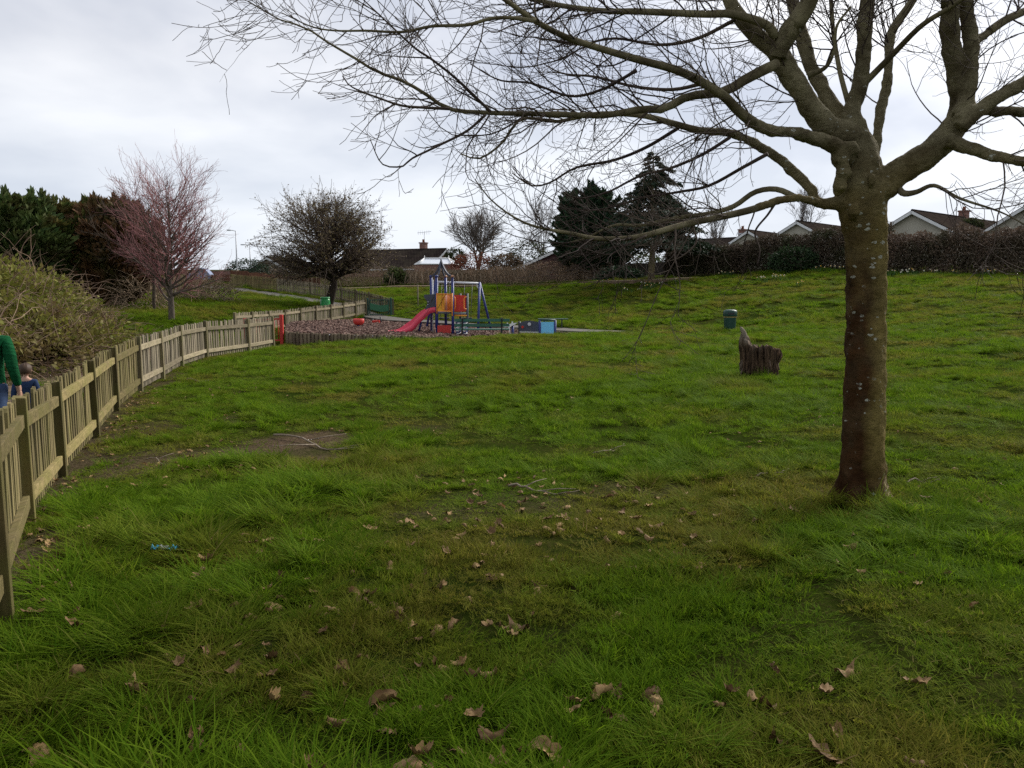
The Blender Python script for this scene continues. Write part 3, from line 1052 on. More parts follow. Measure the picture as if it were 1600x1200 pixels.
# ---- white rocker, coil rocker, spinner bowl, small red seat
c = pp(799, 29.6)
t = thing('spring_rocker', 'white rocking toy on a blue stem between bench and dark play board', 'rocker', c)
L = lambda x, y, dd=29.6: tuple(np.array(at(x, y, dd)) - c)
pr = [(787, 510), (791, 508), (792, 504), (794, 504.5), (794.5, 507), (799, 505.5), (799.5, 502.5), (801.5, 502.5), (802, 505), (809, 504.2), (803, 508), (795, 510.8), (788, 511.5)]
link('rocker_board', MB().add([L(x, y, 29.5) for x, y in pr] + [L(x, y, 29.7) for x, y in pr], [tuple(range(13)), tuple(reversed(range(13, 26)))] + [(i, i + 13, (i + 1) % 13 + 13, (i + 1) % 13) for i in range(13)]).mesh('rocker_board', M_white), t)
p = L(801, 507)
link('stem', MB().tube([(p[0], p[1], -.2), p], .05, 8).mesh('stem', M_blue), t)
link('foot_rest', MB().tube([L(795, 510, 29.4), L(796, 516, 29.4), L(797.5, 527, 29.4)], .018, 6).mesh('foot_rest', M_white), t)
c = pp(721, 29.5)
t = thing('spring_rocker', 'pair of blue and white coil springs under the end of the green bench', 'rocker', c)
for k, x in enumerate((-.12, .12)):
    for j, mm in enumerate((M_blue, M_white)):
        pts = [(x + .09 * math.cos(a + j * math.pi), .09 * math.sin(a + j * math.pi), .02 + .5 * a / (2 * math.pi * 4)) for a in np.linspace(0, 2 * math.pi * 4, 44)]
        link('coil', MB().tube(pts, .02, 5).mesh('coil', mm), t)
link('plate', MB().box((0, 0, .53), (.5, .22, .03)).mesh('plate', M_galv), t)
d = 32.0
c = pp(561, d)
t = thing('spinner_bowl', 'red bowl seat on a short blue stem in the bark pit', 'spinner', c)
zt = at(561, 498, d)[2] - c[2]
link('bowl', MB().lathe([(.06, zt - .26), (.16, zt - .24), (.215, zt - .16), (.225, zt - .02), (.2, zt), (.185, zt - .03), (.14, zt - .14), (.02, zt - .17)], 20).mesh('bowl', M_redlow), t)
link('stem', MB().lathe([(.06, -.1), (.05, .02), (.045, zt - .25)], 10).mesh('stem', mat_paint('blue white stem', (.10, .16, .42), .4)), t)
d = 37.0
c = pp(588, d)
t = thing('spring_toy', 'small dark red seat between two short posts at the back of the pit', 'play seat', c)
L = lambda x, y: tuple(np.array(at(x, y, d)) - c)
link('seat', MB().bar(L(582.5, 503), L(594, 502.5), .3, .14).mesh('seat', M_redpan), t)
for x, y in ((582, 498), (594.5, 495)):
    p = L(x, y)
    link('post', MB().tube([(p[0], p[1], -.1), p], .035, 8).mesh('post', M_black), t)

# ---- thin timber pole, litter bin, tree tub
c = gp(653, 46)
t = thing('timber_pole', 'thin weathered wooden pole standing alone in the far lawn', 'pole', c)
link('shaft', MB().tube([(0, 0, -.3), (.01, 0, .6), (0, .01, 1.35)], [.045, .042, .036], 8).mesh('shaft', mat_wood('pole timber', (.2, .17, .12), (.11, .09, .06), (.12, .12, .05), .4)), t)
c = gp(1140, 30.5); c[2] = at(1140, 518, 30.5)[2]
t = thing('litter_bin', 'dark green domed litter bin on the lawn behind the stump', 'bin', c)
t.scale = (1.0, 1.0, 1.08)
link('bin_body', MB().lathe([(.20, -.1), (.215, .02), (.225, .25), (.235, .48), (.24, .53)], 18).mesh('bin_body', M_green), t)
link('bin_lid', MB().lathe([(.255, .535), (.265, .57), (.262, .70), (.24, .745), (.15, .775), (.01, .785)], 18).mesh('bin_lid', M_green), t)
link('bin_slot', MB().box((-.03, -.245, .635), (.24, .05, .075)).mesh('bin_slot', M_black), t)
link('bin_band', MB().lathe([(.243, .50), (.248, .505), (.248, .53), (.243, .534)], 18).mesh('bin_band', mat_paint('gold band', (.35, .27, .08))), t)
c = gp(508.5, 43.4); c[2] = at(508, 478.5, 43.4)[2]
t = thing('green_tub', 'bright green upturned tub at the foot of the leaning tree', 'tub', c)
M_tub = mat_paint('bright green plastic', (.015, .27, .055), .35)
link('tub_body', MB().lathe([(.31, -.1), (.29, .05), (.25, .3), (.235, .42)], 18).mesh('tub_body', M_tub), t)
link('tub_rim', MB().lathe([(.25, .425), (.26, .44), (.255, .49), (.2, .5)], 18).mesh('tub_rim', mat_paint('pale green plastic', (.10, .45, .16), .3)), t)
# ================================================================== FOREGROUND TREE
def _trunkbark(t, bs, out):
    c = obj_coord(t)
    sep = t.n('ShaderNodeSeparateXYZ', None, Vector=c)
    n = t.noise(c, 5.0, 6, .65)
    fine = t.noise(t.mapping(c, (1, 1, 2.2)), 34, 5, .7)
    big = t.noise(c, 2.2, 4, .6)
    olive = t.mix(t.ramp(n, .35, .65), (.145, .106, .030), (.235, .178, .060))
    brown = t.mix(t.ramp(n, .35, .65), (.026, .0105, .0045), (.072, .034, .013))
    # dark brown mixed in over the left side, with an uneven edge; fades up towards the fork
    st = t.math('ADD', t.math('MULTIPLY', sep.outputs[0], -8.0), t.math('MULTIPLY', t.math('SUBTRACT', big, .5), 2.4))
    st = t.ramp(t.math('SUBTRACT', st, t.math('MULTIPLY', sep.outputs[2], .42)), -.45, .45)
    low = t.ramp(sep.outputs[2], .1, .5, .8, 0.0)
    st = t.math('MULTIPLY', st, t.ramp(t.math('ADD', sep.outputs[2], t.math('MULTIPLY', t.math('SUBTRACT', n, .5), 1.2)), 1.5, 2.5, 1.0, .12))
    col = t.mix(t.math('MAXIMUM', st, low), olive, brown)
    up_ = t.ramp(sep.outputs[2], 2.0, 2.7)
    col = t.mix(up_, col, t.mix(t.ramp(t.noise(c, 4.0, 5, .6), .38, .62), (.080, .064, .034), (.225, .195, .112)))
    grey = t.ramp(t.noise(c, 3.1, 5, .6), .46, .74, 0, .6)
    col = t.mix(t.math('MULTIPLY', grey, .6), col, (.13, .115, .065))
    col = t.mix(t.ramp(fine, .45, .75, 0, .55), col, (.035, .022, .010))
    pl = t.math('MULTIPLY', t.ramp(sep.outputs[0], .07, .12), t.ramp(sep.outputs[2], .12, .22, 1.0, 0.0))
    col = t.mix(t.math('MULTIPLY', pl, t.ramp(t.noise(t.mapping(c, (1, 1, .5)), 14, 3, .6), .48, .53)), col, (.42, .32, .19))
    # pale lichen flecks
    v = t.n('ShaderNodeTexVoronoi', {'feature': 'F1'}, Vector=t.mapping(t.n('ShaderNodeVectorMath', {'operation': 'ADD'}, i0=c, i1=t.n('ShaderNodeVectorMath', {'operation': 'SCALE'}, i0=t.n('ShaderNodeTexNoise', None, Vector=c, Scale=30.0).outputs[1], Scale=.03).outputs[0]).outputs[0], (17, 17, 34)), Scale=1.0)
    vr = t.n('ShaderNodeSeparateColor', None, Color=v.outputs['Color'])
    cell = t.math('GREATER_THAN', vr.outputs[0], .64)
    spot = t.math('MULTIPLY', t.math('LESS_THAN', v.outputs['Distance'], t.math('MULTIPLY', vr.outputs[1], .42)), cell)
    zone = t.math('MULTIPLY', t.ramp(t.noise(c, 2.6, 2, .5), .47, .56), t.ramp(t.noise(c, 60.0, 3, .6), .38, .5))
    col = t.mix(t.math('MULTIPLY', t.math('MULTIPLY', spot, zone), .85), col, (.42, .42, .35))
    bump(t, bs, t.math('ADD', t.math('MULTIPLY', fine, .6), t.math('MULTIPLY', n, .8)), .95, .022)
    return col


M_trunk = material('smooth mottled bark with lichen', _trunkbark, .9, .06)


def _limbbark(t, bs, out):
    c = obj_coord(t)
    n = t.noise(c, 4.0, 5, .6)
    fine = t.noise(c, 40, 4, .7)
    col = t.mix(t.ramp(n, .38, .62), (.080, .064, .034), (.225, .195, .112))
    col = t.mix(t.ramp(fine, .5, .75, 0, .5), col, (.035, .026, .018))
    bump(t, bs, fine, .4, .01)
    return col


M_limb = material('branch bark', _limbbark, .9, .08)
M_twig = material('dark twigs', lambda t, bs, out: t.mix(t.ramp(t.noise(obj_coord(t), 1.2, 3), .4, .6), (.042, .029, .024), (.098, .073, .055)), .8, .1)

TB = at(1350, 779, 6.1)


def trace(pts, n, d0, d1, bow=0.0):
    """pts: (px, py, radius px); depth runs from d0 to d1 along the limb"""
    p = np.array(pts, float)
    s = np.r_[0, np.cumsum(np.hypot(np.diff(p[:, 0]), np.diff(p[:, 1])))]; s /= s[-1]
    W = np.array([at(a, b, d0 + (d1 - d0) * q + bow * math.sin(q * math.pi)) for (a, b, r), q in zip(pts, s)])
    S4 = np.c_[W, p[:, 2] * (d0 + (d1 - d0) * s) / F]
    C = smooth_line(S4, n)
    return C[:, :3] - TB, np.maximum(C[:, 3], .0015)


LIMBS = [  # name-less list of the limbs that leave the trunk: polyline, depth start, depth end
    ([(1352, 250, 16), (1335, 215, 17), (1289, 195, 17), (1257, 152, 16), (1228, 108, 16), (1214, 80, 15), (1184, 58, 12), (1152, 22, 11), (1138, -5, 10), (1112, -80, 9), (1080, -190, 6), (1062, -300, 3)], 6.1, 5.9),
    ([(1216, 90, 13), (1228, 58, 14), (1254, 20, 14), (1270, -12, 12), (1300, -110, 9), (1322, -230, 6), (1330, -360, 3)], 5.95, 5.3),
    ([(1340, 222, 14), (1306, 172, 12), (1272, 114, 11), (1256, 66, 10), (1240, 8, 9), (1222, -80, 7), (1216, -200, 5), (1190, -320, 2.5)], 6.2, 7.2),
    ([(1214, 100, 8), (1200, 106, 8), (1165, 124, 7.5), (1131, 143, 7), (1075, 151, 6.5), (1037, 170, 6), (1000, 171, 5.5), (942, 180, 4.6), (845, 178, 4), (760, 176, 3.4), (702, 170, 3), (659, 143, 2.6), (628, 126, 2.4), (589, 112, 2.1),
      (558, 93, 1.9), (512, 66, 1.6), (477, 43, 1.4), (438, 31, 1.1), (388, 2, .8)], 5.9, 4.9),
    ([(1330, 250, 13), (1312, 232, 13), (1285, 221, 11), (1244, 207, 9), (1202, 204, 8.2), (1161, 180, 7.6), (1131, 150, 7), (1094, 127, 6.6), (1056, 109, 6.2), (1000, 94, 5.6), (942, 77, 5), (884, 58, 4.6), (837, 33, 4), (787, -2, 3.4), (720, -50, 2.5), (640, -90, 1.5)], 6.0, 4.6),
    ([(837, 33, 3.4), (800, 28, 2.8), (767, 29, 2.6), (729, 39, 2.5), (675, 41, 2.2), (628, 50, 2), (574, 48, 1.7), (527, 48, 1.4), (488, 42, 1.1), (440, 20, .7)], 4.9, 4.7),
    ([(1211, 60, 7), (1205, 46, 7), (1187, 34, 6.5), (1142, 22, 6), (1097, 22, 5.4), (1000, 18, 4.8), (942, 17, 4.2), (864, 6, 3.6), (800, -16, 3), (700, -70, 2)], 5.9, 5.5),
    ([(1330, 318, 14), (1303, 316, 10), (1278, 318, 8.5), (1262, 290, 8), (1225, 255, 7.4), (1180, 225, 6.6), (1142, 208, 6), (1094, 204, 5.4), (1045, 191, 4.8), (1000, 180, 4.2), (930, 178, 3.4), (870, 190, 2.6), (815, 186, 2.2), (783, 225, 1.8), (748, 248, 1.4), (720, 240, 1)], 6.05, 7.2),
    ([(1282, 318, 7), (1255, 310, 6.4), (1225, 311, 6), (1180, 326, 5.6), (1131, 338, 5.2), (1069, 351, 4.7), (1003, 369, 4.2), (964, 373, 3.8), (927, 372, 3.3), (895, 365, 2.8), (859, 359, 2.3), (827, 351, 1.9), (796, 335, 1.5), (765, 310, 1.1), (742, 280, .7)], 6.05, 5.0),
    ([(1250, 312, 5), (1215, 296, 4.4), (1180, 300, 4.2), (1147, 322, 4), (1110, 333, 3.5), (1060, 340, 3), (1000, 352, 2.4), (960, 352, 2), (915, 372, 1.4), (885, 380, .8)], 6.1, 6.6),
    ([(1352, 300, 20), (1374, 297, 21), (1402, 270, 21), (1450, 242, 20), (1485, 206, 19), (1503, 165, 17), (1497, 135, 14), (1485, 60, 13), (1484, -5, 12), (1478, -100, 9), (1490, -220, 6), (1480, -340, 3)], 6.05, 5.7),
    ([(1500, 180, 14), (1512, 140, 12), (1517, 67, 11), (1509, -2, 10), (1525, -100, 8), (1545, -230, 5), (1548, -330, 2.5)], 5.85, 6.1),
    ([(1480, 218, 12), (1502, 226, 10), (1540, 240, 9), (1600, 252, 8), (1680, 262, 6), (1770, 250, 4), (1880, 215, 2)], 5.85, 5.0),
    ([(1498, 190, 12), (1520, 172, 9), (1550, 173, 8), (1602, 176, 7), (1700, 188, 5), (1800, 178, 3), (1880, 160, 1.5)], 5.8, 6.3),
    ([(1500, 200, 12), (1530, 172, 11), (1563, 150, 10), (1602, 127, 9), (1690, 70, 7), (1780, 20, 5), (1870, -60, 2.5)], 5.8, 5.6),
    ([(1347, 260, 20), (1340, 205, 16), (1330, 176, 13), (1345, 125, 12), (1350, 56, 11), (1356, -2, 10.5), (1370, -100, 8), (1366, -220, 6), (1385, -360, 3)], 6.1, 6.3),
    ([(1360, 260, 10), (1368, 232, 8), (1375, 180, 7.5), (1386, 131, 7.5), (1390, 67, 7), (1398, 41, 6.5), (1424, 4, 6), (1460, -60, 5), (1490, -150, 3)], 6.2, 6.9),
    ([(1516, 72, 7), (1534, 58, 6.5), (1570, 32, 6), (1602, 17, 5.5), (1680, -20, 4), (1760, -70, 2)], 6.0, 6.5),
    ([(1353, 128, 5), (1395, 85, 4.5), (1440, 40, 4), (1490, 8, 3.5), (1540, -30, 3)], 6.15, 5.4),
    ([(1325, 160, 4), (1312, 110, 3.5), (1302, 50, 3.2), (1298, -5, 3), (1290, -90, 2)], 6.15, 6.5),
    ([(1262, 118, 5), (1290, 105, 3), (1303, 78, 2.5), (1308, 40, 2), (1330, 10, 1.5)], 6.0, 5.7),
    ([(1400, 290, 6), (1412, 302, 5), (1432, 300, 4), (1460, 290, 3), (1500, 310, 2.2), (1560, 330, 1.4), (1600, 350, .8)], 6.0, 5.2),
]
SIDE = [  # traced side branches
    ([(767, 175, 2.4), (715, 125, 2), (675, 93, 1.8), (647, 74, 1.6), (600, 30, 1.2), (566, -2, .8)], 5.25, 5.0),
    ([(702, 170, 2.4), (660, 168, 2), (628, 165, 1.8), (597, 155, 1.5), (550, 136, 1.1), (535, 118, .7)], 5.2, 5.0),
    ([(758, 180, 2.3), (729, 205, 2), (682, 229, 1.8), (643, 248, 1.5), (628, 260, 1.3), (597, 256, 1), (578, 217, .7)], 5.25, 4.8),
    ([(995, 110, 2.6), (940, 140, 2.2), (890, 150, 2), (830, 130, 1.6), (780, 125, 1.2), (735, 100, .8)], 5.2, 5.6),
    ([(1060, 200, 3), (1010, 230, 2.6), (960, 250, 2.2), (900, 262, 1.8), (860, 285, 1.5), (830, 290, 1.1), (800, 270, .8)], 6.6, 6.3),
    ([(1140, 215, 3), (1100, 240, 2.6), (1050, 262, 2.2), (1000, 275, 1.9), (950, 300, 1.6), (905, 310, 1.2), (880, 300, .8)], 6.4, 5.8),
    ([(1200, 240, 3), (1160, 262, 2.6), (1108, 290, 2.3), (1060, 300, 2), (1000, 310, 1.6), (950, 325, 1.2), (900, 330, .8)], 6.2, 6.9),
    ([(1215, 312, 2), (1200, 335, 1.7), (1180, 362, 1.5), (1187, 390, 1.2), (1183, 415, .8)], 6.1, 5.9),
    ([(1080, 350, 1.8), (1088, 378, 1.5), (1066, 400, 1.1), (1046, 408, .7)], 5.7, 5.6),
    ([(1010, 368, 1.8), (975, 385, 1.5), (950, 398, 1.2), (910, 388, .9), (880, 384, .7)], 5.5, 5.2),
    ([(1100, 130, 3), (1050, 140, 2.6), (990, 135, 2.2), (930, 120, 1.8), (880, 115, 1.3), (850, 100, .8)], 5.6, 6.4),
    ([(1150, 30, 3), (1090, 60, 2.6), (1030, 70, 2.2), (960, 60, 1.8), (900, 70, 1.4), (850, 60, .9)], 5.9, 6.6),
]


def build_tree():
    t = thing('bare_tree', 'large bare lichen-spotted tree with spreading limbs close to the camera', 'tree', TB)
    tr = [(1350, 795, 56), (1350, 779, 46), (1349, 768, 40), (1349, 748, 35.5), (1349, 700, 32.5), (1350, 620, 31), (1352, 520, 29.5), (1353, 450, 29), (1353, 395, 30), (1350, 355, 32.5), (1347, 325, 35.5), (1346, 300, 36), (1344, 270, 33), (1345, 245, 27), (1346, 222, 20), (1346, 205, 12)]
    C, Rr = trace(tr, 80, 6.1, 6.1)
    parts = MB()
    n = 32
    V = []
    for i, (p, r) in enumerate(zip(C, Rr)):
        for j in range(n):
            a = 2 * math.pi * j / n
            z = p[2]
            fl = max(0, 1 - z / .28)
            k = 1 + .17 * fl * math.sin(5 * a + 1) + .035 * math.sin(3 * a + z * 2.1) + .02 * math.sin(7 * a - z * 3.3)
            V.append((p[0] + r * k * math.cos(a), p[1] + r * k * math.sin(a), z))
    fs = [(i * n + j, i * n + (j + 1) % n, (i + 1) * n + (j + 1) % n, (i + 1) * n + j) for i in range(len(C) - 1) for j in range(n)]
    parts.add(V, fs + [tuple(reversed(range(n))), tuple((len(C) - 1) * n + j for j in range(n))])
    traced = []
    for pts, d0, d1 in LIMBS:
        traced.append(trace(pts, 40, d0, d1))
    fused = []
    # fuse the trunk with the thick beginnings of the limbs into one skin
    for P, r in traced:
        k = 0
        while k < len(r) and r[k] > .026 and np.linalg.norm(P[k] - [0, 0, 2.5]) < 1.3:
            k += 1
        fused.append(k if k > 3 else 0)
        if k > 3:
            parts.tube([tuple(q) for q in P[:k]], list(r[:k] * 1.02), 12)
    # knobbly burr and broken stubs at the fork
    for px, py, rp, dd in ((1313, 248, 14, 5.93), (1318, 268, 13, 5.92), (1312, 290, 11, 5.95), (1330, 235, 13, 5.95), (1336, 330, 9, 5.93), (1362, 285, 7, 5.9)):
        q = at(px, py, dd) - TB
        parts.tube([tuple(q + [0, .05, -.05]), tuple(q), tuple(q + [-.01, -.01, .06])], [rp * .6 * 6 / F, rp * 6 / F, rp * .55 * 6 / F], 10)
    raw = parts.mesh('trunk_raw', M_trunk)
    o = bpy.data.objects.new('trunk_raw', raw); COL.objects.link(o)
    m = o.modifiers.new('r', 'REMESH'); m.mode = 'VOXEL'; m.voxel_size = .0115
    m = o.modifiers.new('s', 'SMOOTH'); m.factor = .5; m.iterations = 7
    tx = bpy.data.textures.new('barkbump', 'CLOUDS'); tx.noise_scale = .11; tx.noise_depth = 3
    m = o.modifiers.new('d', 'DISPLACE'); m.texture = tx; m.strength = .036; m.mid_level = .5; m.texture_coords = 'LOCAL'
    tx2 = bpy.data.textures.new('barkbump2', 'CLOUDS'); tx2.noise_scale = .03; tx2.noise_depth = 2
    m = o.modifiers.new('d2', 'DISPLACE'); m.texture = tx2; m.strength = .006; m.mid_level = .5; m.texture_coords = 'LOCAL'
    dg = bpy.context.evaluated_depsgraph_get()
    me = bpy.data.meshes.new_from_object(o.evaluated_get(dg))
    me.name = 'trunk'
    bpy.data.objects.remove(o)
    me.polygons.foreach_set('use_smooth', np.ones(len(me.polygons), bool))
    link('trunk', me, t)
    for (P, r), k in zip(traced, fused):
        # each limb goes on from where the fused skin ends
        k = max(0, k - 2)
        P, r = P[k:], r[k:]
        me = MB().tube([tuple(q) for q in P], list(r), 10).mesh('limb', M_limb)
        link('limb', me, t)
    side = [trace(pts, 24, d0, d1) for pts, d0, d1 in SIDE]
    for P, r in side:
        link('branch', MB().tube([tuple(q) for q in P], list(r), 6).mesh('branch', M_twig), t)
    rg = np.random.default_rng(11)
    P0 = np.stack([P for P, r in traced]); R0 = np.stack([r for P, r in traced])
    PS = np.stack([smooth_line(P, 40) for P, r in side]); RS = np.stack([np.interp(np.linspace(0, 1, 40), np.linspace(0, 1, len(r)), r) for P, r in side])

    def outw(p):
        v = p - np.array([0, 0, 2.4]); v[:, 2] *= .5
        return v / (np.linalg.norm(v, axis=1, keepdims=True) + 1e-6) * .8
    ln1 = lambda t_, p, g: g.uniform(.5, 1.4, len(t_)) * (1.15 - .78 * t_)
    A, RA = kids(P0, R0, 430, (.20, .99), ln1, (.5, 1.15), 11, (-.01, .07), .13, .42, .0062, .28, rg, outward=outw)
    Asm, RAs = kids(PS, RS, 60, (.15, .98), (.22, .6), (.5, 1.0), 11, (.01, .08), .11, .75, .005, .3, rg)
    A = np.concatenate([A, Asm]); RA = np.concatenate([RA, RAs])
    P8 = np.concatenate([A, P0[:, 3::4][:, :9][:, [0, 1, 2, 3, 4, 5, 6, 7, 8, 8, 8]]], 0) if False else A
    B, RB = kids(A, RA, 2000, (.12, .98), lambda t_, p, g: g.uniform(.18, .62, len(t_)) * (1.1 - .4 * t_), (.5, 1.0), 8, (-.03, .10), .15, .6, .0036, .4, rg)
    Bd, RBd = kids(P0, R0, 380, (.25, 1.0), (.12, .5), (.6, 1.2), 8, (-.02, .1), .11, .3, .0032, .4, rg)
    B = np.concatenate([B, Bd]); RB = np.concatenate([RB, RBd])
    C3, RC3 = kids(B, RB, 6200, (.15, 1.0), (.04, .20), (.5, 1.0), 5, (0, .10), .16, .75, .0022, .6, rg)
    V, Fq = tubes_np([(A, RA, 5)])
    stuff(link('branches', np_mesh('branches', V, [Fq], True, [M_twig]), t))
    V, Fq = tubes_np([(B, np.maximum(RB, .0018), 4), (C3, np.maximum(RC3, .0015), 3)])
    stuff(link('twigs', np_mesh('twigs', V, [Fq], True, [M_twig]), t))


build_tree()


# ================================================================== OTHER BARE TREES
def bare_tree(name, label, base, H, spread, crown0, m_trunk, m_twig, seed, n=(34, 420, 2600), lean=(0, 0), r0=.1, up=(.06, .04), rtw=.006, group=None, multi=1, ang=(.5, 1.0), shape='round', wob=.1, extra_leaves=None, tw_len=(.25, .75)):
    rg = np.random.default_rng(seed)
    t = thing(name, label, 'tree', base, 0, group)
    Ps, Rs = [], []
    for k in range(multi):
        dx, dy = rg.normal(0, .12 if multi > 1 else .02, 2)
        pts = [(0, 0, -.2)]
        for s in (.12, .3, .5, .7, .88, 1.0):
            pts.append((lean[0] * H * (math.sin(math.pi * min(s / .62, 1)) * .42 + .12 * s) + dx * s * H + rg.normal(0, .012) * H, lean[1] * s * H + dy * s * H + rg.normal(0, .012) * H, s * H * (1 - .05 * k)))
        P = smooth_line(pts, 16)
        Ps.append(P); Rs.append(r0 * np.linspace(1, .08, 16) ** .9)
    P0, R0 = np.stack(Ps), np.stack(Rs)
    link('trunk', MB().tube([tuple(p) for p in P0[0]], list(R0[0]), 10).mesh('trunk', m_trunk), t)
    for P, r in zip(P0[1:], R0[1:]):
        link('trunk', MB().tube([tuple(p) for p in P], list(r * .8), 8).mesh('trunk', m_trunk), t)

    def env(z):
        s = np.clip((z / H - crown0) / (1 - crown0), 0, 1)
        if shape == 'round':
            return spread * (np.sqrt(np.clip(1 - (1.55 * s - .55) ** 2, 0.02, 1)))
        if shape == 'dome':
            return spread * (np.sqrt(np.clip(1 - s ** 2, .03, 1)))
        return spread * (1.1 - s)
    l1 = lambda t_, p, g: env(p[:, 2]) * g.uniform(.75, 1.15, len(t_)) * 1.1
    A, RA = kids(P0, R0, n[0], (crown0 * .95, .97), l1, ang, 10, up, wob * .7, .5, r0 * .42, .18, rg, weight=lambda L: np.ones_like(L))
    B, RB = kids(A, RA, n[1], (.15, 1.0), (tw_len[0] * spread * .8, tw_len[1] * spread * .8), (.4, .9), 8, up, wob, .6, r0 * .16, .25, rg)
    C, RC = kids(B, RB, n[2], (.1, 1.0), (.10 * spread, .30 * spread), (.35, .8), 6, up, wob * 1.2, .7, rtw, .5, rg)
    V, Fq = tubes_np([(A, np.maximum(RA, rtw), 5)])
    stuff(link('branches', np_mesh('branches', V, [Fq], True, [m_trunk]), t))
    V, Fq = tubes_np([(B, np.maximum(RB, rtw * .9), 4), (C, np.maximum(RC, rtw * .55), 3)])
    stuff(link('crown', np_mesh('crown', V, [Fq], True, [m_twig]), t))
    if extra_leaves is not None:
        nl, size, mat = extra_leaves
        Q = np.concatenate([C.reshape(-1, 3), B.reshape(-1, 3)])
        c = Q[rg.integers(0, len(Q), nl)] + rg.normal(0, .04, (nl, 3))
        V, f = leaf_quads(c, rg.uniform(.6, 1.3, nl) * size, rg.uniform(.4, .9, nl) * size, rg)
        stuff(link('foliage', np_mesh('foliage', V, [f], False, [mat]), t))
    return t


B_brown = mat_bark('brown tree bark', (.045, .033, .024), (.11, .085, .062))
B_grey = mat_bark('grey brown tree bark', (.07, .055, .042), (.15, .12, .095))
T_red = mat_bark('reddish twigs', (.24, .10, .10), (.40, .20, .19), 1.0, True)
T_brown = mat_bark('dark brown twigs', (.05, .036, .028), (.10, .075, .055), 1.0, True)
T_tan = mat_bark('dry tan stems', (.18, .13, .085), (.33, .245, .165), 1.0, True)
T_far = mat_bark('far grey twigs', (.10, .085, .075), (.16, .135, .115), 1.0, True)

bare_tree('bare_tree', 'reddish bare tree with a rounded twiggy crown behind the left fence', at(268, 501, 30), 4.6, 2.1, .18, B_grey, T_red, 3, n=(85, 650, 2700), r0=.125, up=(.05, .06), rtw=.0058, ang=(.7, 1.25), wob=.13)
bare_tree('bare_tree', 'slim bare tree just behind the reddish tree', at(242, 488, 34), 4.6, 1.9, .28, B_brown, T_brown, 5, n=(26, 260, 1500), r0=.085, up=(.0, .03), rtw=.008, ang=(.7, 1.2))
M_buds = mat_leaf('olive buds', (.13, .11, .045), (.21, .155, .075), None, .2)
bare_tree('bare_tree', 'dense domed tree with dark leaning trunk and olive buds beyond the play area', at(510, 479, 44), 4.75, 2.85, .34, mat_bark('dark furrowed bark', (.018, .013, .010), (.05, .036, .026)), mat_bark('grey brown thorn twigs', (.085, .062, .048), (.15, .115, .088), 1.0, True), 8, n=(95, 1100, 6400), lean=(.30, 0), r0=.27, up=(.01, .02), rtw=.010, ang=(.85, 1.45), shape='dome', wob=.15, extra_leaves=(9000, .11, M_buds))
bare_tree('bare_tree', 'far grey bare tree with fan shaped crown beside the brown roofed bungalow', at(747, 420, 84), 4.0, 3.0, .20, B_grey, T_far, 13, n=(40, 420, 2400), r0=.2, up=(.05, .03), rtw=.02, multi=3, ang=(.5, 1.0), shape='dome')
for k, (px, py, d, h, s) in enumerate(((848, 412, 78, 4.2, 2.6), (1118, 400, 66, 3.0, 1.5), (1255, 385, 74, 4.0, 2.0))):
    bare_tree('bare_tree', ['thin pale bare tree just beside the dark conifer', 'small bare tree rising above hedge between spruce and bungalows', 'bare tree behind the hedge beside the big trunk'][k], at(px, py, d), h, s, .15, B_grey, T_far, 20 + k,
              n=(26, 200, 800), r0=.08, up=(.09, .06), rtw=.013, multi=4, ang=(.3, .8))


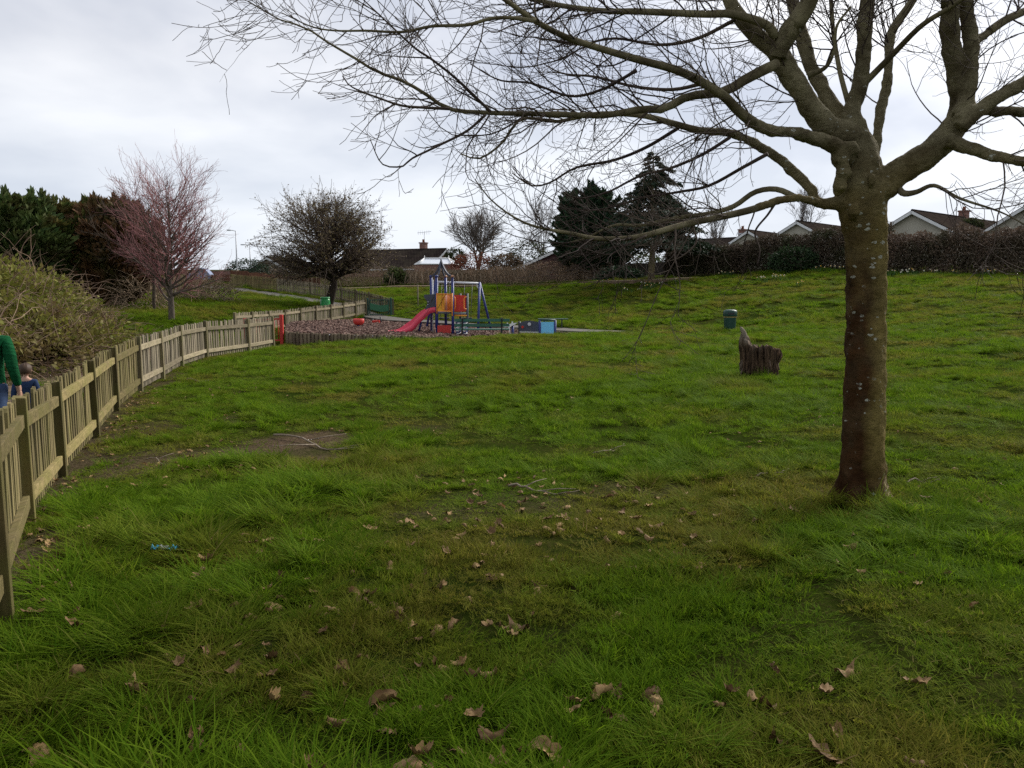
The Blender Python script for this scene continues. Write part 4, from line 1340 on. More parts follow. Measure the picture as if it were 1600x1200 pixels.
# ================================================================== CONIFERS
def conifer(name, label, base, H, rad, crown0, mat, m_trunk, seed, layers=26, per=15, kind='dense', r0=.14, dens=1.0, leafs=.16):
    """boughs in whorls, each carrying rows of drooping needle sprays"""
    rg = np.random.default_rng(seed)
    t = thing(name, label, 'tree', base)
    link('trunk', MB().tube([(0, 0, -.3), (.01 * H, 0, H * .3), (0, .005 * H, H * .7), (.01, 0, H * .985)], [r0 * 1.1, r0 * .8, r0 * .4, r0 * .08], 9).mesh('trunk', m_trunk), t)
    P, Q = [], []
    for i in range(layers):
        s = (i + .5) / layers
        z0 = H * (crown0 + (1 - crown0) * s)
        if kind == 'spruce':
            rr = rad * (1 - s) ** .85 * (.7 + .42 * ((i * 7) % 3) / 2) + .06
        else:
            rr = rad * (max(.012, 1 - s ** 1.9)) ** .75 * (.62 + .38 * min(1, s * 4)) * (1 + .22 * math.sin(i * 1.9 + seed)) + .05
        m = max(4, int(per * (.45 + .55 * (1 - s))))
        for j in range(m):
            a = rg.uniform(0, 2 * math.pi)
            L = rr * rg.uniform(.5, 1.3)
            D = np.array([math.cos(a), math.sin(a), 0.0])
            if kind == 'spruce':
                zs = np.array([0, .05, .02, -.06, -.10]) * L * 1.7
            else:
                zs = np.array([0, .14, .34, .55, .85]) * L * .75
            pts = np.array([D * L * q for q in (0, .25, .5, .75, 1.0)]) + np.c_[np.zeros((5, 2)), zs] + np.array([0, 0, z0 + rg.normal(0, .05)])
            P.append(pts)
    if kind != 'spruce':      # upright leading shoots along the top
        for j in range(14):
            a = rg.uniform(0, 6.28); q = rad * .75 * math.sqrt(rg.uniform(0, 1))
            o = np.array([q * math.cos(a), q * math.sin(a), H * (.93 - .12 * (q / rad) ** 2)])
            h = rg.uniform(.35, 1.0) * min(1.0, H / 6)
            P.append(o + np.array([[0, 0, -.5], [.02, 0, h * .25], [.03, .02, h * .5], [.03, .0, h * .75], [rg.normal(0, .06), rg.normal(0, .06), h]]))
    P = np.stack(P)
    Rb = np.full(P.shape[:2], .012) * np.linspace(1.6, .5, 5)[None, :] * (H / 6)
    V, Fq = tubes_np([(P, Rb, 4)])
    stuff(link('boughs', np_mesh('boughs', V, [Fq], True, [m_trunk]), t))
    L = np.linalg.norm(P[:, -1] - P[:, 0], axis=1)
    n = int(len(P) * 75 * dens)
    i = rg.choice(len(P), n, p=L / L.sum())
    u = rg.uniform(.18, 1.04, n) ** .75
    k = np.clip((u * 4).astype(int), 0, 3); f = u * 4 - k
    c = P[i, k] * (1 - f)[:, None] + P[i, k + 1] * f[:, None]
    T = P[i, 4] - P[i, 0]; T /= np.linalg.norm(T, axis=1, keepdims=True)
    wdt = (L[i] * (1 - .55 * u) * .22)[:, None]
    lat = np.cross(T, [0, 0, 1])
    sg = rg.normal(0, 1, (n, 1))
    c = c + lat * sg * wdt + rg.normal(0, .03, (n, 3))
    D = T * .8 + lat * np.sign(sg) * .7 + rg.normal(0, .25, (n, 3))
    if kind != 'spruce':
        D = D + np.array([0, 0, .35])
    V, f = leaf_quads(c, rg.uniform(.6, 1.5, n) * leafs, rg.uniform(.3, .6, n) * leafs, rg, .45 if kind == 'spruce' else .1, D)
    stuff(link('crown', np_mesh('crown', V, [f], False, [mat]), t))
    return t


N_dark = mat_leaf('dark cypress foliage', (.040, .075, .022), (.115, .15, .040), (.07, .065, .022), .15)
N_olive = mat_leaf('olive cypress foliage', (.045, .075, .018), (.115, .135, .032), (.16, .105, .034), .15)
N_brown = mat_leaf('browned cypress foliage', (.10, .054, .026), (.22, .11, .048), (.075, .07, .024), .15)
N_black = mat_leaf('deep green conifer foliage', (.015, .036, .020), (.040, .072, .030), None, .1)
N_spruce = mat_leaf('spruce needles', (.010, .020, .010), (.028, .046, .020), None, .1)
for k, (px, d, top, rad, mat, lab) in enumerate((
        (-60, 33, 318, 2.3, N_dark, 'dark green cypress at the frame edge above the bramble mound'),
        (28, 34, 314, 2.1, N_dark, 'dark green cypress with spiky top, second along the tall hedge'),
        (88, 35.5, 326, 1.9, N_olive, 'olive green cypress between the dark and the browned ones'),
        (135, 36.5, 328, 1.7, N_olive, 'olive tinged cypress next to the browned cypress'),
        (186, 36, 320, 1.75, N_brown, 'rust browned cypress behind the reddish bare tree'))):
    b = gp(px, d, -.1)
    conifer('cypress_tree', lab, b, at(px, top, d)[2] - b[2], rad, .03, mat, B_brown, 30 + k, 34, 22, 'dense', .16, 1.3, .30)
b = gp(925, 60, -.1)
conifer('cypress_tree', 'tall near black conifer beside the spruce', at(925, 428, 60), at(928, 298, 60)[2] - at(925, 428, 60)[2], 2.0, .02, N_black, B_brown, 41, 34, 24, 'dense', .2, 1.5, .32)
conifer('cypress_tree', 'shorter dark conifer leaning against the tall one', at(888, 420, 61), at(888, 312, 61)[2] - at(888, 420, 61)[2], .9, .02, N_black, B_brown, 42, 26, 12, 'dense', .12, 1.3, .3)
conifer('cypress_tree', 'rounded dark conifer filling the gap before the spruce', at(960, 425, 60), at(960, 345, 60)[2] - at(960, 425, 60)[2], 1.1, .02, N_black, B_brown, 43, 26, 18, 'dense', .12, 1.3, .3)
b = at(1017, 438, 52)
conifer('spruce_tree', 'tall layered spruce with pale bare lower trunk on the mulch bank', b, at(1016, 236, 52)[2] - b[2], 3.9, .27, N_spruce, mat_bark('pale spruce bark', (.15, .125, .07), (.27, .225, .13)), 44, 21, 11, 'spruce', .22, 2.6, .21)


# ================================================================== HEDGES, BRAMBLES, SHRUBS
def hedge(name, label, line, height, width, m_stem, m_leaf, seed, stems=14, leaves=500, lsize=.09, top_noise=.25, stem_r=.010, tw=2.2, up=.05):
    """line: world xy points; height: function of s in 0..1; thin stems and small leaves through the hedge's volume"""
    rg = np.random.default_rng(seed)
    P = smooth_line(np.array(line), 60)
    seg = np.linalg.norm(np.diff(P, axis=0), axis=1); cum = np.r_[0, np.cumsum(seg)]; L = cum[-1]
    base = np.array([*P[0], tz(*P[0])])
    t = thing(name, label, 'hedge', base)

    def pos(n, wmul=1.0):
        s = rg.uniform(0, L, n)
        x, y = np.interp(s, cum, P[:, 0]), np.interp(s, cum, P[:, 1])
        T = np.gradient(P, axis=0); T /= np.linalg.norm(T, axis=1, keepdims=True)
        nx, ny = np.interp(s, cum, -T[:, 1]), np.interp(s, cum, T[:, 0])
        w = rg.uniform(-1, 1, n) * width / 2 * wmul
        h = np.array([height(q) for q in s / L]) * (1 + top_noise * (fbm(s * .8, s * 0 + seed, seed, 3) - .5) * 2)
        return s, x + nx * w, y + ny * w, h, w / (width / 2)
    n = int(stems * L)
    s, x, y, h, w = pos(n)
    z = TZ(x, y) - .05
    K = 7
    D = np.c_[rg.normal(0, .22, (n, 2)), np.ones(n)]
    hh = h * rg.uniform(.65, 1.06, n) * (1 - .25 * w ** 2)
    p = np.c_[x, y, z]; pts = [p]
    for k in range(K - 1):
        D = D + rg.normal(0, .16, (n, 3)); D[:, 2] = np.abs(D[:, 2])
        Dn = D / np.linalg.norm(D, axis=1, keepdims=True)
        p = p + Dn * (hh / (K - 1))[:, None]; pts.append(p)
    A = np.stack(pts, 1) - base
    RA = np.full((n, K), stem_r) * np.linspace(1, .45, K)
    B, RB = kids(A, RA, int(n * tw), (.2, 1), (.15, .55), (.4, 1.1), 5, (0, up), .2, .7, stem_r * .7, .5, rg)
    V, Fq = tubes_np([(A, RA, 3), (B, RB, 3)])
    stuff(link('stems', np_mesh('stems', V, [Fq], True, [m_stem]), t))
    if leaves:
        n = int(leaves * L)
        s, x, y, h, w = pos(n)
        u = rg.uniform(0, 1, n) ** .75
        z = TZ(x, y) + u * h * np.sqrt(np.clip(1 - .35 * w ** 2, 0, 1))
        V, f = leaf_quads(np.c_[x, y, z] - base, rg.uniform(.6, 1.4, n) * lsize, rg.uniform(.4, .8, n) * lsize, rg)
        stuff(link('foliage', np_mesh('foliage', V, [f], False, [m_leaf]), t))
    return t


G_brown = mat_leaf('brown hedge leaves', (.085, .058, .040), (.185, .125, .085), (.065, .056, .030), .15)
G_dark = mat_leaf('dark hedge leaves', (.055, .042, .026), (.12, .085, .055), (.05, .052, .022), .15)
G_ivy = mat_leaf('ivy leaves', (.015, .035, .012), (.035, .06, .02), None, .15)
G_dead = mat_leaf('dry brown hedge leaves', (.13, .088, .055), (.26, .175, .11), (.09, .07, .04), .2)
hedge('hedge', 'dense dark brown hedge below the cream bungalow on the right', [xy((1385, 428, 47.5)), xy((1470, 429, 46)), xy((1560, 429, 44.5)), xy((1650, 430, 42.5)), xy((1760, 430, 40))], lambda s: 2.35 + .3 * s, 1.7, T_brown, G_brown, 51, 40, 3300, .13, .22, .012, 3.0)
hedge('hedge', 'dark leafy hedge behind the big trunk below the small gables', [xy((1160, 430, 53)), xy((1230, 424, 51.5)), xy((1300, 424, 50)), xy((1390, 428, 48))], lambda s: 2.2 + .4 * s, 1.6, T_brown, G_dark, 52, 40, 3400, .13, .24, .012, 3.0)
hedge('hedge', 'low ragged hedge right of the spruce', [xy((1040, 437, 56)), xy((1090, 432, 55)), xy((1165, 428, 53.5))], lambda s: 1.9, 1.5, T_brown, G_dark, 53, 30, 3600, .14, .16, .012)
hedge('hedgerow', 'long leafless brown hedgerow with pale cut stems behind the play area', [xy((425, 446, 64)), xy((500, 447, 63.5)), xy((600, 446, 64)), xy((700, 445, 64)), xy((800, 443, 63)), xy((880, 440, 61)), xy((960, 438, 59.5))], lambda s: 1.5 + .25 * math.sin(s * 9), 1.4, T_tan, G_dead, 54, 26, 900, .09, .16, .014, 2.4, .10)
# pale cut stakes in that hedgerow
M_stake = mat_wood('pale cut stem', (.27, .20, .135), (.15, .11, .075), (.15, .13, .08), .2)
hs = thing('hedge_stakes', 'row of pale upright cut stems in front of the leafless hedgerow', 'stakes', gp(640, 62.6))
for i, px in enumerate([482, 487, 494, 520, 531, 606, 612, 617, 632, 640, 648, 660, 668, 716, 722, 727, 741, 752, 767, 801, 824, 846, 872]):
    p = gp(px + random.uniform(-2, 2), 62.4 + random.uniform(-.3, .3))
    h = random.uniform(.55, 1.15)
    lx = random.uniform(-.2, .2)
    link('stake', MB().tube([(0, 0, -.1), (lx * .5, 0, h * .5), (lx, .02, h)], [.04, .034, .022], 6).mesh('stake', M_stake), hs, p - np.array(hs.location))


def mound(name, label, cat, pts, mats, seed, n_leaf, n_stem, lsize, stem_len=(.6, 1.5), stem_r=.009, bare_part=None):
    """pts: overlapping ellipsoids (centre, radii) that make up a bush"""
    rg = np.random.default_rng(seed)
    base = np.array(pts[0][0], float); base[2] = tz(base[0], base[1])
    t = thing(name, label, cat, base)
    E = [(np.array(c, float), np.array(r, float)) for c, r in pts]
    vol = np.array([r[0] * r[1] + r[0] * r[2] for c, r in E]); vol /= vol.sum()

    def sample(n, inner=.62):
        out, nor = [], []
        while sum(map(len, out)) < n:
            i = rg.choice(len(E), n, p=vol)
            D = rg.normal(size=(n, 3)); D /= np.linalg.norm(D, axis=1, keepdims=True)
            rad = 1 + .46 * (fbm(D[:, 0] * 4 + i * 7, D[:, 1] * 4 + D[:, 2] * 5, seed, 3) - .5) * 2
            q = rg.uniform(inner, 1.0, n) * rad
            C = np.stack([E[k][0] for k in i]) + D * np.stack([E[k][1] for k in i]) * q[:, None]
            ok = C[:, 2] > TZ(C[:, 0], C[:, 1])
            for k, (c, r) in enumerate(E):
                ok &= (np.linalg.norm((C - c) / r, axis=1) > .55)
            out.append(C[ok]); nor.append(D[ok])
        return np.concatenate(out)[:n], np.concatenate(nor)[:n]
    C, D = sample(n_stem, .5)
    K = 7
    n = len(C)
    Dd = D * .7 + rg.normal(0, .6, (n, 3)) + [0, 0, .35]
    p = C; P = [p]; ln = rg.uniform(*stem_len, n)
    for k in range(K - 1):
        Dd = Dd / np.linalg.norm(Dd, axis=1, keepdims=True) + rg.normal(0, .18, (n, 3)) + np.array([0, 0, -.13])
        p = p + Dd / np.linalg.norm(Dd, axis=1, keepdims=True) * (ln / (K - 1))[:, None]; P.append(p)
    A = np.stack(P, 1) - base
    RA = np.full((n, K), stem_r) * np.linspace(1, .4, K)
    V, Fq = tubes_np([(A, RA, 3)])
    stuff(link('stems', np_mesh('stems', V, [Fq], True, [mats[1]]), t))
    C, D = sample(n_leaf)
    if bare_part is not None:
        keep = rg.uniform(0, 1, len(C)) > bare_part(C)
        C, D = C[keep], D[keep]
    n = len(C)
    V, f = leaf_quads(C - base, rg.uniform(.6, 1.4, n) * lsize, rg.uniform(.45, .9, n) * lsize, rg, .0, D + rg.normal(0, .8, (n, 3)))
    stuff(link('foliage', np_mesh('foliage', V, [f], False, [mats[0]]), t))
    return t


L_bramble = mat_leaf('bramble leaves', (.125, .145, .022), (.26, .245, .05), (.17, .125, .05), .3, scale=.9)
zb = lambda x, y, h: tz(x, y) + h
mound('bramble_mound', 'big yellow green bramble mound with dry brown stems behind the near fence', 'bush',
      [((-12.4, 17.0, .5), (2.6, 3.6, 1.75)), ((-12.6, 20.3, .5), (1.9, 2.6, 1.55)), ((-11.9, 13.2, .3), (2.6, 3.2, 1.75)), ((-12.5, 22.3, .2), (1.2, 1.5, 1.1)), ((-10.6, 17.6, .0), (1.7, 3.0, 1.1)), ((-11.4, 20.6, .0), (1.1, 1.9, .8)), ((-14.5, 19.5, .6), (2.4, 3.2, 1.9))],
      (L_bramble, mat_bark('dry bramble stems', (.12, .075, .05), (.26, .18, .125), 1.0, True)), 61, 95000, 4200, .115, (.4, 1.4), .009,
      bare_part=lambda C: np.clip((15.4 - C[:, 1]) / 1.5, 0, .92) * (C[:, 2] < 1.75) + .75 * np.clip((.55 - C[:, 2]) / .4, 0, 1))
# dry fallen leaves along the foot of the bramble bank are added with the leaf litter
G_mid = mat_leaf('mid green garden foliage', (.03, .045, .014), (.075, .085, .03), None, .2)
G_redleaf = mat_leaf('red brown shrub foliage', (.13, .045, .028), (.25, .09, .05), None, .2)
for (px, py, d, rx, rz, mt, lab, cat) in (
        (388, 418, 86, 2.2, 1.0, N_black, 'dark round evergreen near the pale gabled house by the road', 'bush'),
        (738, 412, 74, 1.9, 1.0, G_redleaf, 'red brown leafed shrub below the far bare tree', 'bush'),
        (712, 402, 80, 1.0, .9, G_mid, 'green shrub beside the conservatory', 'bush'),
        (825, 402, 72, 2.1, 1.5, G_mid, 'wide green garden shrub left of the maroon shed', 'bush'),
        (790, 410, 71, 1.4, .8, G_dead, 'brownish garden shrub right of the red leafed shrub', 'bush'),
        (618, 430, 63.6, .8, .55, N_dark, 'small dark evergreen poking from the leafless hedgerow', 'bush'),
        (970, 432, 57, 1.6, .7, N_black, 'low dark evergreen shrub left of the spruce trunk', 'bush'),
        (1000, 410, 64.5, 2.2, .9, N_dark, 'dark evergreen shrub filling the gap behind the spruce trunk', 'bush'),
        (1515, 352, 64, 1.0, .45, G_mid, 'yellow green creeper by the cream bungalow roof', 'bush'),
        (1240, 404, 49.8, 1.5, .7, G_ivy, 'dark ivy patch on the hedge left of the big trunk', 'ivy')):
    p = at(px, py, d)
    mound('shrub', lab, cat, [(tuple(p), (rx, rx * .6, rz)), (tuple(p + [rx * .4, .1, -rz * .3]), (rx * .7, rx * .5, rz * .8)), (tuple(p + [-rx * .4, -.1, -rz * .35]), (rx * .7, rx * .5, rz * .8))], (mt, T_brown), int(px), 2600, 140, .16, (.3, .8), .012)
# tangle of dry undergrowth below the reddish trees
mound('undergrowth', 'dry brown undergrowth on the bank beside the reddish tree', 'bush', [(tuple(at(318, 462, 41)), (1.6, 1.6, .8)), (tuple(at(222, 476, 35)), (1.2, 1.6, 1.1)), (tuple(at(290, 455, 43)), (1.6, 1.5, .9))],
      (G_dead, T_tan), 77, 2600, 900, .09, (.5, 1.2), .012)
# ================================================================== HOUSES
def _roof(t, bs, out):
    c = obj_coord(t)
    sep = t.n('ShaderNodeSeparateXYZ', None, Vector=c)
    w = t.n('ShaderNodeTexBrick', {'offset': .5}, Vector=t.n('ShaderNodeCombineXYZ', None, X=sep.outputs[0], Y=t.math('MULTIPLY', sep.outputs[2], 2.0)).outputs[0], Scale=1.0)
    w.inputs['Color1'].default_value = (.046, .034, .029, 1); w.inputs['Color2'].default_value = (.030, .023, .020, 1); w.inputs['Mortar'].default_value = (.014, .011, .010, 1)
    w.inputs['Brick Width'].default_value = .33; w.inputs['Row Height'].default_value = .3; w.inputs['Mortar Size'].default_value = .03
    n = t.noise(c, 1.3, 4, .6)
    return t.mix(t.ramp(n, .4, .7, 0, .5), w.outputs[0], (.055, .046, .032))


M_roof = material('brown roof tiles', _roof, 1.0, 0.0)


def mat_brick(name, a, b, mortar):
    def f(t, bs, out):
        c = obj_coord(t)
        sep = t.n('ShaderNodeSeparateXYZ', None, Vector=c)
        w = t.n('ShaderNodeTexBrick', None, Vector=t.n('ShaderNodeCombineXYZ', None, X=t.math('ADD', sep.outputs[0], sep.outputs[1]), Y=sep.outputs[2]).outputs[0], Scale=1.0)
        w.inputs['Color1'].default_value = (*a, 1); w.inputs['Color2'].default_value = (*b, 1); w.inputs['Mortar'].default_value = (*mortar, 1)
        w.inputs['Brick Width'].default_value = .225; w.inputs['Row Height'].default_value = .075; w.inputs['Mortar Size'].default_value = .01
        return w.outputs[0]
    return material(name, f, .9)


M_brick = mat_brick('red brick', (.24, .085, .055), (.17, .062, .045), (.26, .22, .19))
M_buff = mat_brick('buff brick', (.30, .22, .14), (.24, .17, .11), (.3, .27, .22))
M_render = material('cream render', lambda t, bs, out: t.mix(t.ramp(t.noise(obj_coord(t), 1.0, 4), .4, .7, 0, .35), (.45, .42, .34), (.33, .30, .24)), .9)
M_fascia = mat_paint('white fascia paint', (.78, .78, .76), .5, .15)
M_glass = material('window glass', lambda t, bs, out: (.02, .025, .03), .08, .8)
M_clay = mat_paint('clay pot', (.28, .12, .07), .8)


def house(name, label, c, rz, L, W, wall_h, rise, m_wall, chim=None, front_gable=False, windows=(), over=.35, aerial=False):
    """ridge along local x; gables at both ends"""
    t = thing(name, label, 'house', c, rz)
    g = [(-W / 2, -1.0), (W / 2, -1.0), (W / 2, wall_h), (0, wall_h + rise), (-W / 2, wall_h)]
    vs = [(-L / 2, y, z) for y, z in g] + [(L / 2, y, z) for y, z in g]
    link('wall', MB().add(vs, [(4, 3, 2, 1, 0), (5, 6, 7, 8, 9), (0, 1, 6, 5), (1, 2, 7, 6), (4, 0, 5, 9)]).mesh('wall', m_wall), t)
    sl = math.atan2(rise, W / 2)
    rl = math.hypot(rise, W / 2) + over
    for s in (-1, 1):
        m = MB()
        e = np.array([0, s * math.cos(sl), -math.sin(sl)]); n = np.array([0, s * math.sin(sl), math.cos(sl)])
        top = np.array([0, 0, wall_h + rise + .06]) ; bot = top + e * rl
        X = np.array([L / 2 + over, 0, 0])
        vs = [top - X, top + X, bot + X, bot - X] + [q + n * .09 for q in (top - X, top + X, bot + X, bot - X)]
        m.add(vs, [(0, 1, 2, 3), (7, 6, 5, 4), (0, 4, 5, 1), (1, 5, 6, 2), (2, 6, 7, 3), (3, 7, 4, 0)])
        rf = link('roof', m.mesh('roof', M_roof), t)
        link('gutter', MB().bar(bot - X - n * .06, bot + X - n * .06, .09, .13).mesh('gutter', M_fascia), rf)
        for xx in (-1, 1):
            a = top + X * xx * 1.004 - n * .07; b = bot + X * xx * 1.004 - n * .07
            link('barge_board', MB().bar(a, b, .04, .2, tuple(n)).mesh('barge_board', M_fascia), rf)
    link('ridge', MB().tube([(-L / 2 - over, 0, wall_h + rise + .13), (L / 2 + over, 0, wall_h + rise + .13)], .10, 8).mesh('ridge', M_roof), t)
    if chim:
        x, y, h = chim
        ch = link('chimney', MB().box((x, y, wall_h + rise + h / 2 - .6), (.62, .62, h + 1.2)).box((x, y, wall_h + rise + h - .05), (.74, .74, .12)).mesh('chimney', M_brick), t)
        link('chimney_pot', MB().lathe([(.13, 0), (.12, .3), (.14, .32)], 10, (x, y, wall_h + rise + h)).mesh('chimney_pot', M_clay), ch)
        link('flashing', MB().box((x, y, wall_h + rise - .05), (.7, .7, .14)).mesh('flashing', M_galv), ch)
        if aerial:
            m = MB().tube([(x + .1, y, wall_h + rise + h), (x + .1, y, wall_h + rise + h + 1.1)], .025, 5).tube([(x - .7, y, wall_h + rise + h + 1.0), (x + .9, y, wall_h + rise + h + 1.1)], .02, 5)
            for q in range(6):
                m.tube([(x - .6 + q * .25, y - .01, wall_h + rise + h + .8), (x - .6 + q * .25, y + .01, wall_h + rise + h + 1.25)], .012, 4)
            link('aerial', m.mesh('aerial', M_galv), ch)
    for (sx_, y, z, w, h) in windows:      # on a gable end: side, centre, size
        X = sx_ * (L / 2 + .03)
        wd = link('window', MB().box((X, y, z), (.06, w, h)).mesh('window', M_fascia), t)
        for k in (-1, 1):
            link('pane', MB().box((X + sx_ * .035, y + k * w / 4, z), (.02, w / 2 - .1, h - .12)).mesh('pane', M_glass), wd)
    return t


def house_at(name, label, px_ridge0, px_ridge1, py_ridge, d, W, rise, wall_h, m_wall, **k):
    a, b = at(px_ridge0, py_ridge[0], d[0]), at(px_ridge1, py_ridge[1], d[1])
    mid = (a + b) / 2
    L = np.hypot(*(b - a)[:2])
    c = np.array([mid[0], mid[1], mid[2] - wall_h - rise - .15])
    return house(name, label, c, math.atan2(b[1] - a[1], b[0] - a[0]), L, W, wall_h, rise, m_wall, **k)


house_at('bungalow', 'long brown roofed brick bungalow with chimney and aerial behind the play area', 556, 694, (388, 392.5), (86, 82), 7.0, 1.9, 2.6, M_brick, chim=(2.75, .3, .85), over=.25, aerial=True)
house_at('bungalow', 'cream gabled bungalow with red chimney above the dark hedge', 1428, 1575, (334.5, 345), (60, 72), 5.4, 1.5, 2.6, M_render, chim=(.2, .2, .75), over=.35)
house_at('bungalow', 'cream gabled bungalow half hidden behind the big trunk', 1247, 1330, (349, 353), (72, 80), 4.6, 1.25, 2.6, M_render, over=.3)
house_at('bungalow', 'small far gabled bungalow with red chimney left of the big trunk', 1170, 1240, (364.5, 364), (78, 86), 4.4, 1.25, 2.5, M_render, chim=(-3.6, 1.5, .4), over=.3)
house_at('bungalow', 'white edged gabled bungalow cut by the frame edge', 1604, 1740, (327, 333), (58, 66), 5.2, 1.5, 2.6, M_render, over=.35)
house_at('bungalow', 'low brown bungalow roof between spruce and small gables', 1070, 1148, (373, 374), (84, 80), 6.0, 1.4, 2.4, M_buff, over=.2)
house_at('house', 'pale white edged gable near the two street lamps', 418, 470, (404, 404), (88, 98), 5.4, 1.5, 2.5, M_render, over=.3)
house_at('garden_shed', 'low maroon garden shed left of the dark conifers', 868, 880, (394, 391), (66, 72), 5.0, 1.1, 1.6, mat_paint('maroon shed boards', (.07, .022, .024), .8), over=.2)

# conservatory
p = at(682, 418, 76)
t = thing('conservatory', 'white framed conservatory with pale glazed roof behind the hedgerow', 'conservatory', p)
hw = 34 * 76 / F
z1, z0 = at(682, 414, 76)[2] - p[2], at(682, 404, 76)[2] - p[2]
base = [(-hw, 0), (-hw * .75, -1.3), (hw * .75, -1.3), (hw, 0), (hw, 1.6), (-hw, 1.6)]
rid = [(-hw * .55, .2), (hw * .55, .2)]
vs = [(x, y, z1) for x, y in base] + [(x, y, z0) for x, y in rid]
link('glass_roof', MB().add(vs, [(0, 1, 6), (1, 2, 7, 6), (2, 3, 7), (3, 4, 7), (4, 5, 6, 7), (5, 0, 6)]).mesh('glass_roof', mat_paint('pale glazing', (.66, .69, .73), .25, .1)), t)
fr = MB()
for a, b in ((0, 6), (1, 6), (2, 7), (3, 7), (6, 7), (0, 1), (1, 2), (2, 3)):
    fr.tube([tuple(np.array(vs[a]) + [0, -.03, .04]), tuple(np.array(vs[b]) + [0, -.03, .04])], .06, 5)
link('roof_bars', fr.mesh('roof_bars', M_white), t)
link('finial', MB().tube([(-hw * .55, .2, z0), (-hw * .55, .2, z0 + .3)], [.06, .02], 6).mesh('finial', M_white), t)
link('finial', MB().tube([(hw * .55, .2, z0), (hw * .55, .2, z0 + .3)], [.06, .02], 6).mesh('finial', M_white), t)
link('base_wall', MB().add([(x, y, -1.5) for x, y in base] + [(x, y, z1 - .02) for x, y in base], [tuple(range(6)), tuple(reversed(range(6, 12)))] + [(i, i + 6, (i + 1) % 6 + 6, (i + 1) % 6) for i in range(6)]).mesh('base_wall', M_brick), t)

# garden fence panels behind the leafless hedgerow
M_panel = mat_wood('garden fence boards', (.17, .125, .09), (.10, .075, .055), (.12, .11, .07), .3)
M_panelr = mat_wood('red brown fence boards', (.20, .085, .05), (.13, .055, .035), (.14, .09, .05), .3)


def panel_fence(name, label, line, tops, mat, panel=1.83):
    P = np.array(line, float)
    L = np.linalg.norm(P[-1, :2] - P[0, :2]); n = int(L / panel)
    t = thing(name, label, 'fence', P[0])
    u = (P[-1] - P[0]) / L; rz = math.atan2(u[1], u[0])
    me = MB()
    nb = 12
    for i in range(nb):
        x = (i + .5) * (panel - .1) / nb + .05
        me.box((x, .008 * (i % 2), .9), ((panel - .1) / nb + .02, .02, 1.8))
    me = me.mesh('fence_panel', mat)
    pm = MB().box((0, 0, .85), (.1, .1, 2.0)).mesh('fence_post', mat)
    for i in range(n):
        p = P[0] + u * i * panel
        top = P[0][2] + (P[-1][2] - P[0][2]) * i / n
        link('fence_panel', me, t, np.array([p[0], p[1], top - 1.8]) - P[0], (0, 0, rz))
        link('fence_post', pm, t, np.array([p[0], p[1], top - 1.8]) - P[0], (0, 0, rz))
    return t


panel_fence('garden_fence', 'grey brown board fence above the leafless hedgerow', [at(598, 424, 67), at(872, 420.5, 66)], None, M_panel)
panel_fence('garden_fence', 'red brown board fence above the far end of the pale picket fence', [at(361, 423.5, 67), at(512, 437, 63)], None, M_panelr)
panel_fence('garden_fence', 'dark board fence behind the spruce trunk', [at(872, 416, 63), at(1075, 408, 62)], None, mat_wood('dark fence boards', (.045, .035, .03), (.028, .022, .02), (.05, .05, .03), .3))
panel_fence('garden_fence', 'short red brown fence at the end of the path by the parked car', [at(318, 431, 74), at(362, 428, 70)], None, M_panelr)

# low brick wall beyond the car
a, b = at(225, 425, 84), at(372, 424, 80)
t = thing('brick_wall', 'red brick garden wall behind the parked car', 'wall', a)
L = float(np.linalg.norm((b - a)[:2]))
wm = MB().box((L / 2, 0, -1.2), (L, .22, 2.4)).mesh('wall_face', M_brick)
t.rotation_euler = (0, 0, math.atan2(b[1] - a[1], b[0] - a[0]))
link('wall_face', wm, t)
link('coping', MB().box((L / 2, 0, .035), (L + .05, .3, .066)).mesh('coping', M_buff), t)

# street lamps
for k, (px, pt, d, arm) in enumerate(((371, 360.5, 80, -.55), (392, 383, 98, -.7))):
    b = at(px, 432, d)
    h = at(px, pt, d)[2] - b[2]
    t = thing('street_lamp', ['tall street lamp with short arm beside the reddish tree', 'second street lamp farther off above the pale gable'][k], 'street lamp', b)
    link('column', MB().tube([(0, 0, -1.5), (0, 0, h * .4), (0, 0, h)], [.085, .07, .05], 8).mesh('column', M_galv), t)
    link('arm', MB().tube([(0, 0, h - .05), (arm * .5, 0, h + .03), (arm, 0, h + .05)], .035, 6).mesh('arm', M_galv), t)
    link('lantern', MB().box((arm * 1.2, 0, h + .05), (abs(arm) * .7, .2, .12)).mesh('lantern', M_galv, .02), t)

# parked car at the road end
c = at(313, 443, 73)
t = thing('parked_car', 'small blue grey car parked beyond the reddish tree', 'car', c, R(8))
M_car = mat_paint('blue grey car paint', (.16, .20, .32), .25, .05)
prof = [(-.95, .25), (-.95, .75), (-.85, .85), (-.45, .92), (-.15, 1.35), (.55, 1.38), (.9, .95), (1.0, .8), (1.0, .25)]
link('body', MB().prism([(x * 1.05, z) for x, z in prof], -.8, .8).mesh('body', M_car, .05), t)
link('window', MB().prism([(-.42, .95), (-.16, 1.28), (.12, 1.30), (.12, .95)], -.82, .82).mesh('window', M_glass), t)
link('window', MB().prism([(.18, .95), (.18, 1.30), (.52, 1.31), (.8, .96)], -.82, .82).mesh('window', M_glass), t)
for x in (-.62, .65):
    for y in (-.74, .74):
        w = link('wheel', MB().tube([(x, y - .09, .29), (x, y + .09, .29)], .29, 16).mesh('wheel', M_black), t)
        link('rim', MB().tube([(x, y - .1, .29), (x, y + .1, .29)], .17, 12).mesh('rim', M_galv), w)
